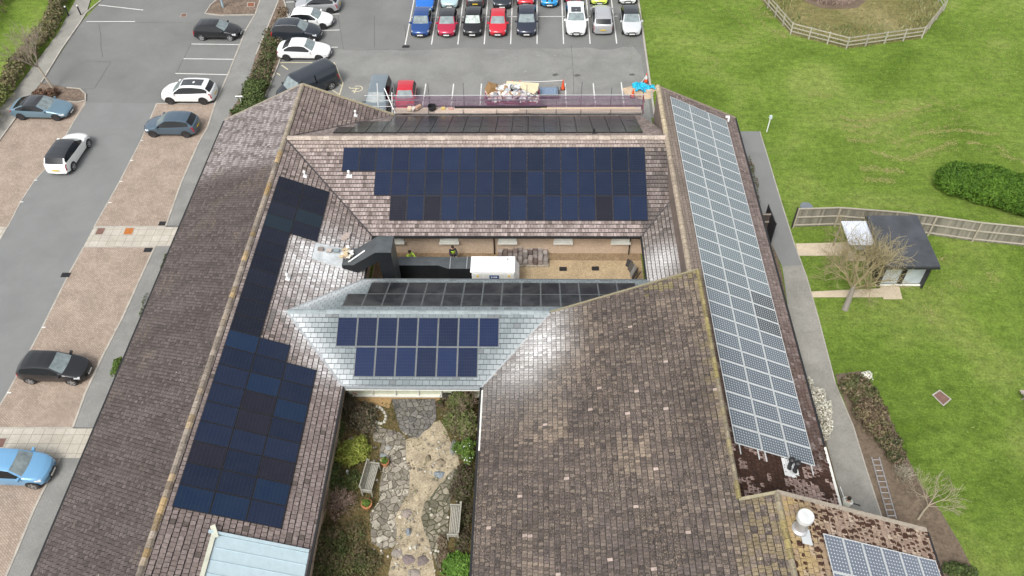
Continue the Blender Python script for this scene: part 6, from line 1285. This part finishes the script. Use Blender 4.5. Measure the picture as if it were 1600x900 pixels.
for dx in (0, 40, 90, 150): swathe([(420-dx, 0), (480-dx, 70), (560-dx, 150), (590-dx, 190)], 12, .12)
for k_ in range(7): swathe([(1330+k_*38, 60), (1350+k_*36, 240), (1400+k_*30, 420)], 6, .12)
def swathe2(pts, dn, wd): swathe([((x-1000)*2.663, y*2.663) for x, y in pts], dn, wd)
swathe2([(1360, 70), (1362, 72)], 10, .1); swathe2([(1497, 440), (1505, 470)], 80, .2); swathe2([(1465, 400), (1480, 415)], 70, .35); swathe2([(1545, 425), (1560, 440)], 60, .2); swathe2([(1440, 430), (1470, 470)], 40, .5)
tag(m.build('grass_clippings', FOL), 'curving rows of straw coloured clippings left on the lawn', 'grass clippings', kind='stuff')
m = MB()
for i in range(36000):
    x, y = rr.uniform(8, 48), rr.uniform(14, 80)
    if x < 10 and y < 56 or x < 20.5 and y < 54: continue
    if x < 24 and y < 30: continue
    p = Vector((x, y, 0)); s_ = Vector((rr.uniform(-1, 1), rr.uniform(-1, 1), 0)).normalized()*rr.uniform(.02, .05); h = rr.uniform(.03, .10); k = nz(x, y, .4, 8)
    if inpoly(x, y, PP): continue
    m.face([p-s_, p+s_, p+Vector((rr.uniform(-.08, .08), rr.uniform(-.08, .08), h))], jit(lerpc((.08, .15, .015), (.22, .28, .07), k*.6+rr.random()*.4), .2))
tag(m.build('grass_blades', FOL), 'short tufts of mown grass over the lawn', 'grass', kind='stuff')
# ------------------------------------------------------------ planted courtyard garden
GX = lambda x, y: G2(460+x/2.9025, 590+y/2.9025)
g = MB(); g.poly([(-11.1, 2), (-2.6, 2), (-2.6, 29), (-11.1, 29)], .02); struct(g, 'garden_soil', SOILGRASS)
g = MB(); g.poly([GX(*p) for p in ((215, 78), (655, 78), (660, 100), (640, 108), (440, 104), (430, 140), (390, 130), (300, 110), (215, 100))], .03)
g.poly([GX(*p) for p in ((150, 370), (180, 300), (172, 380), (160, 440), (140, 430))], .03); g.poly([GX(*p) for p in ((95, 670), (120, 600), (145, 600), (135, 660), (110, 672))], .03); struct(g, 'bare_clay', ground_mat('orange_clay', (.30, .19, .08), (.42, .29, .14), 5, (.45, .36, .22), .25, 1.2))
GRAV2 = ground_mat('garden_gravel', (.24, .19, .115), (.50, .43, .31), 11, (.30, .27, .13), .38, 1.1, 1)
g = MB(); g.poly([GX(*p) for p in ((500, 285), (540, 270), (600, 215), (660, 195), (690, 240), (712, 300), (740, 345), (750, 400), (700, 440), (665, 480), (620, 540), (590, 570), (575, 640), (590, 700), (620, 770), (640, 900), (650, 1000), (430, 1000), (425, 900), (440, 830), (455, 770), (465, 700), (455, 640), (490, 570), (520, 520), (522, 440), (505, 370))], .034); struct(g, 'garden_gravel_path', GRAV2)
g = MB(); g.poly([GX(*p) for p in ((400, 290), (440, 275), (505, 290), (505, 370), (522, 440), (520, 520), (490, 570), (455, 640), (465, 700), (455, 770), (400, 782), (350, 750), (343, 620), (385, 560), (388, 480), (405, 400), (385, 340))], .06); g.poly([GX(*p) for p in ((345, 200), (400, 230), (480, 250), (510, 285), (440, 290), (400, 300), (360, 290))], .055); struct(g, 'flagstones', CRAZY)
g = MB(); g.poly([GX(*p) for p in ((745, 400), (700, 440), (665, 480), (620, 540), (590, 570), (575, 640), (590, 700), (620, 770), (650, 870), (690, 860), (692, 780), (702, 600), (720, 500), (760, 430))], .06); struct(g, 'flagstones_mossy', CRAZY2)
g = MB(); g.poly([GX(*p) for p in ((440, 100), (640, 100), (645, 190), (610, 235), (590, 245), (562, 275), (520, 275), (480, 240), (462, 180), (455, 150))], .07); struct(g, 'dark_paved_circle', CRAZYD)
STONE = vcol('rockery_stone', .9, .75, 1.2, 9, .4, 20)
def stone(x, y, rx, ry, h, col, label, seed, name='stone'):
    q = GX(x, y); m = MB(); blob(m, q[0], q[1], rx, ry, h, 12, 3, col, .03, seed, .35); one(m, name, STONE, label, 'stone', group='stones in the planted courtyard')
stone(608, 368, .17, .22, .18, (.19, .16, .11), 'small brown boulder on the gravel, near the wide end of the path', 1); stone(662, 385, .30, .26, .16, (.24, .20, .14), 'flat brown stepping stone near the wide end of the gravel path', 2); stone(657, 441, .34, .24, .10, (.20, .23, .25), 'blue grey slate slab lying on the gravel', 3)
stone(557, 545, .17, .2, .06, (.42, .36, .24), 'pale round stepping stone in the narrow part of the gravel', 4); stone(510, 618, .32, .28, .10, (.27, .23, .20), 'grey brown stepping stone beside a small pale pebble', 5); stone(481, 632, .12, .12, .12, (.55, .50, .40), 'small pale round pebble on the gravel', 6)
stone(518, 702, .17, .20, .35, (.22, .25, .28), 'pointed grey blue stone standing in the gravel', 7); stone(464, 796, .30, .26, .09, (.26, .23, .20), 'dark stepping stone at the lower left of the gravel', 8); stone(520, 826, .34, .30, .09, (.19, .155, .15), 'plum brown stepping stone, left of the lower pair', 9); stone(580, 833, .32, .30, .09, (.18, .15, .14), 'plum brown stepping stone, right of the lower pair', 10)
stone(550, 770, .14, .17, .14, (.40, .38, .31), 'small grey pebble above the lower stepping stones', 11); stone(526, 773, .07, .12, .12, (.7, .7, .66), 'small white pebble above the lower stepping stones', 12); stone(404, 355, .26, .14, .12, (.26, .29, .29), 'slate coloured rock above the left bench', 13); stone(425, 322, .22, .2, .14, (.33, .33, .31), 'grey rock among the upper left flagstones', 14)
stone(262, 288, .3, .26, .25, (.27, .25, .19), 'mossy boulder in the planting left of the path', 15); stone(438, 257, .22, .17, .2, (.18, .16, .14), 'brown rock beside the dark paved circle', 16); stone(720, 320, .18, .55, .15, (.20, .21, .20), 'long dark stone edging at the right of the gravel', 17); stone(386, 735, .2, .24, .08, (.46, .43, .36), 'pale stone in the lower left flagstones', 18); stone(545, 885, .35, .22, .08, (.25, .22, .19), 'grey stepping stone at the lower edge of the photo', 19)
stone(240, 430, .13, .13, .2, (.55, .57, .55), 'small pale ornament stone below the yellow bush', 20)
# ring of pale rocks
t_ = thing('rock_ring', 'oval ring of white rocks round a hollow in the upper left of the garden', 'rockery', (*GX(382, 172), .02)); q = GX(382, 172)
for k in range(15):
    a = 2*pi*k/15; x, y = .38*cos(a), .62*sin(a); x, y = x*cos(.5)-y*sin(.5), x*sin(.5)+y*cos(.5); m = MB(); blob(m, q[0]+x, q[1]+y, .11, .10, .14, 8, 3, jit((.50, .49, .42), .2), .03, k, .4); m.build('rock', STONE, t_)
# benches
OAK = plain('silvered_oak', (.31, .30, .255), .8, var=.15, vs=8)
def bench(label, cx, cy, ang, L=1.75):
    t_ = thing('garden_bench', label, 'bench', (cx, cy, .06), ang, 'benches in the planted courtyard')
    def P(name, boxes):
        m = MB()
        for b_ in boxes: m.box(*b_[:2], **(b_[2] if len(b_) > 2 else {}))
        return m.build(name, OAK, t_, world=False)
    P('seat', [((0, -.18+.09*k, .44), (L, .065, .03)) for k in range(6)])
    R_ = Matrix.Rotation(-.25, 3, 'X'); P('backrest', [((0, .36, .96), (L, .05, .08)), ((0, .29, .55), (L, .05, .06))]+[((-L/2+.06+k*(L-.12)/19, .325, .75), (.035, .025, .42), dict(rot=R_)) for k in range(20)])
    for sx_ in (-1, 1): P('armrest', [((sx_*(L/2-.03), .03, .65), (.07, .62, .04))])
    for sx_ in (-1, 1):
        for y, h in ((-.24, .65), (.3, .95)): P('leg', [((sx_*(L/2-.03), y, h/2), (.065, .065, h))])
q = GX(358, 478); bench('slatted grey bench on the left facing the path between two plant pots', q[0]-.05, q[1], radians(90)-.12)
q = GX(726, 672); bench('slatted grey bench on the right backed by dark planting', q[0], q[1], radians(-90)-.02)
TERR = plain('terracotta', (.48, .20, .09), .8, var=.15)
for (x, y), l, r_ in (((414, 396), 'terracotta pot with green leaves above the left bench', .24), ((332, 588), 'terracotta pot with bright green plant below the left bench', .30)):
    q = GX(x, y); t_ = thing('plant_pot', l, 'plant pot', (q[0], q[1], .05)); m = MB(); m.lathe((q[0], q[1], .05), [(r_*.7, 0), (r_*.95, .3), (r_, .31), (r_, .38), (r_*.85, .38), (r_*.8, .33)], 16); m.build('pot', TERR, t_); m = MB(); leaves(m, [(q[0], q[1], .45, r_*.75, r_*.75, .2)], 130, .11, GG, x); m.build('foliage', FOL, t_)
def gs(x, y, rx, ry, h): q = GX(x, y); return (q[0], q[1], h*.4, rx, ry, h*.6)
shrub('feathery yellow green bush behind the left bench', [gs(272, 355, .9, .8, .8), gs(250, 370, .9, .5, .5), gs(290, 335, .6, .9, .6)], 1900, .055, [(.16, .20, .03), (.24, .28, .05), (.33, .35, .08)], 70, tn=70, twig=(.30, .32, .08), aspect=5)
shrub('bare pinkish brown twiggy shrub below the left bench', [gs(205, 590, 1.0, 1.0, .9)], 500, .045, [(.22, .14, .12), (.30, .22, .18)], 71, tn=70, twig=(.27, .20, .155))
shrub('brown heather like shrub in the upper left of the garden', [gs(300, 180, 1.1, .9, .7), gs(240, 130, .7, .6, .6), gs(330, 240, .6, .5, .5)], 3000, .07, [(.09, .07, .045), (.15, .12, .08), (.06, .06, .03), (.19, .15, .11)], 72, tn=24, twig=(.18, .14, .10))
shrub('dark green ground cover along the left eaves', [gs(205, 210, .5, 1.1, .4), gs(180, 430, .45, 1.2, .35), gs(165, 330, .4, .7, .4), gs(250, 470, .8, .6, .3)], 3200, .07, GD+[(.09, .10, .03), (.12, .09, .04)], 73, name='ground_cover', cat='plants', tn=6)
shrub('mossy green and brown ground cover in the lower left of the garden', [gs(150, 760, 1.2, 1.3, .45), gs(120, 860, 1.0, 1.0, .4), gs(250, 840, 1.2, 1.2, .35), gs(330, 850, .9, .9, .3), gs(280, 700, .7, .7, .25)], 7500, .065, [(.03, .05, .012), (.055, .075, .02), (.09, .085, .035), (.14, .115, .06), (.05, .09, .015)], 74, name='ground_cover', cat='plants', tn=5)
shrub('tall straggly climbing shrub with bare shoots in the upper right of the garden', [gs(760, 150, .75, .8, 1.9), gs(735, 230, .75, .9, 1.6), gs(790, 260, .6, .8, 1.8)], 4600, .08, [(.05, .075, .018), (.09, .12, .03), (.13, .12, .06), (.17, .14, .09)], 75, tn=30, twig=(.24, .18, .13))
shrub('leafy green shrub with white flowers halfway down the right side', [gs(790, 350, .45, .8, 1.2), gs(745, 330, .4, .4, .6)], 1700, .08, GG, 76, tn=6, blossom=(60, .05, [(.7, .7, .66)]))
shrub('dark brown leaf litter planting behind the right bench', [gs(770, 480, .6, 1.1, .6), gs(775, 620, .5, 1.0, .5), gs(735, 520, .4, .6, .35), gs(765, 740, .45, .9, .4)], 3600, .065, [(.05, .04, .025), (.09, .07, .045), (.05, .06, .02), (.13, .10, .07)], 77, name='ground_cover', cat='plants', tn=14)
shrub('bright green fern like plant at the lower right of the garden', [gs(750, 865, .85, .6, .6)], 1500, .09, [(.06, .13, .015), (.10, .20, .03), (.14, .25, .05)], 78, tn=24, twig=(.10, .2, .03), aspect=4)
shrub('brown dried plants beside the lower right flagstones', [gs(680, 830, .4, .6, .3), gs(670, 750, .25, .5, .25)], 700, .06, BR, 79, name='ground_cover', cat='plants', tn=8)
shrub('small dark bush by the upper right of the paved circle', [gs(690, 95, .35, .3, .5), gs(660, 130, .25, .3, .4)], 500, .06, GD+BR, 80, tn=8)
m = MB(); rg = random.Random(5)
for i in range(9000):
    x, y = rg.uniform(-10.9, -2.8), rg.uniform(13, 28.4); q = Vector((x, y)); k = nz(x, y, .9, 2)
    if -7.9 < x < -4.2 and rg.random() < (.80 if k > .5 else .95): continue
    p = Vector((x, y, .03)); s_ = Vector((rg.uniform(-1, 1), rg.uniform(-1, 1), 0)).normalized()*rg.uniform(.015, .04)
    m.face([p-s_, p+s_, p+Vector((rg.uniform(-.06, .06), rg.uniform(-.06, .06), rg.uniform(.04, .14)))], jit(rg.choice([(.06, .08, .02), (.16, .12, .07), (.10, .07, .045), (.30, .26, .2)]) if k > .45 else (.05, .085, .02), .25))
tag(m.build('leaf_litter', FOL), 'scattered leaves, moss and weeds on the garden soil', 'leaf litter', kind='stuff')
m = MB()
for i in range(420):
    x, y = rg.uniform(345, 760), rg.uniform(250, 900); q = GX(x, y); r_ = rg.uniform(.03, .10)
    if nz(q[0], q[1], 1.4, 3) < .47: continue
    m.lathe((q[0], q[1], .05), [(r_, 0), (r_*.8, r_*.5), (r_*.3, r_*.7)], 6, col=jit(rg.choice([(.36, .33, .27), (.22, .20, .16), (.45, .42, .35), (.16, .14, .11)]), .2))
for i in range(2600):
    x, y = rg.uniform(345, 760), rg.uniform(90, 900); q = GX(x, y); k = nz(q[0], q[1], 1.1, 11)
    if k < .50 or rg.random() > (k-.45)*5: continue
    p = Vector((q[0], q[1], .075)); s_ = Vector((rg.uniform(-1, 1), rg.uniform(-1, 1), 0)).normalized()*rg.uniform(.02, .045)
    m.face([p-s_, p+s_, p+Vector((rg.uniform(-.06, .06), rg.uniform(-.06, .06), rg.uniform(.02, .08)))], jit(rg.choice([(.12, .14, .04), (.20, .17, .09), (.13, .10, .06), (.09, .12, .03)]), .25))
tag(m.build('pebbles_and_moss', STONE), 'loose pebbles, moss and leaves spilling over the garden paving', 'pebbles', kind='stuff')
m = MB(); q = GX(232, 88); m.lathe((q[0], q[1], .02), [(.32, 0), (.36, .5), (.34, .52), (.3, .1)], 16); one(m, 'black_planter', BLK, 'black round tub in the top left corner of the garden', 'tub')
m = MB(); q2 = GX(300, 92); m.tube([(q[0]+.3, q[1]+.1, .6), (q2[0], q2[1], .1)], .03, 5); one(m, 'broom_handle', plain('red_handle', (.45, .09, .06), .5), 'thin red handle leaning beside the black tub', 'handle')
m = MB(); q = GX(690, 97); m.box((q[0], q[1], .25), (.4, .3, .45), col=(.05, .045, .04)); one(m, 'dark_box', VC, 'small dark box under the glazed strip at the upper right', 'box')
bare_tree('bare thin climbing branches over the glazed strip at the upper right of the garden', GX(820, 200), 3.4, .04, 3, 81, (.24, .18, .13), .8, (-.4, .2), 3, name='bare_shrub', cat='shrub', trunk=.2, minr=.008)
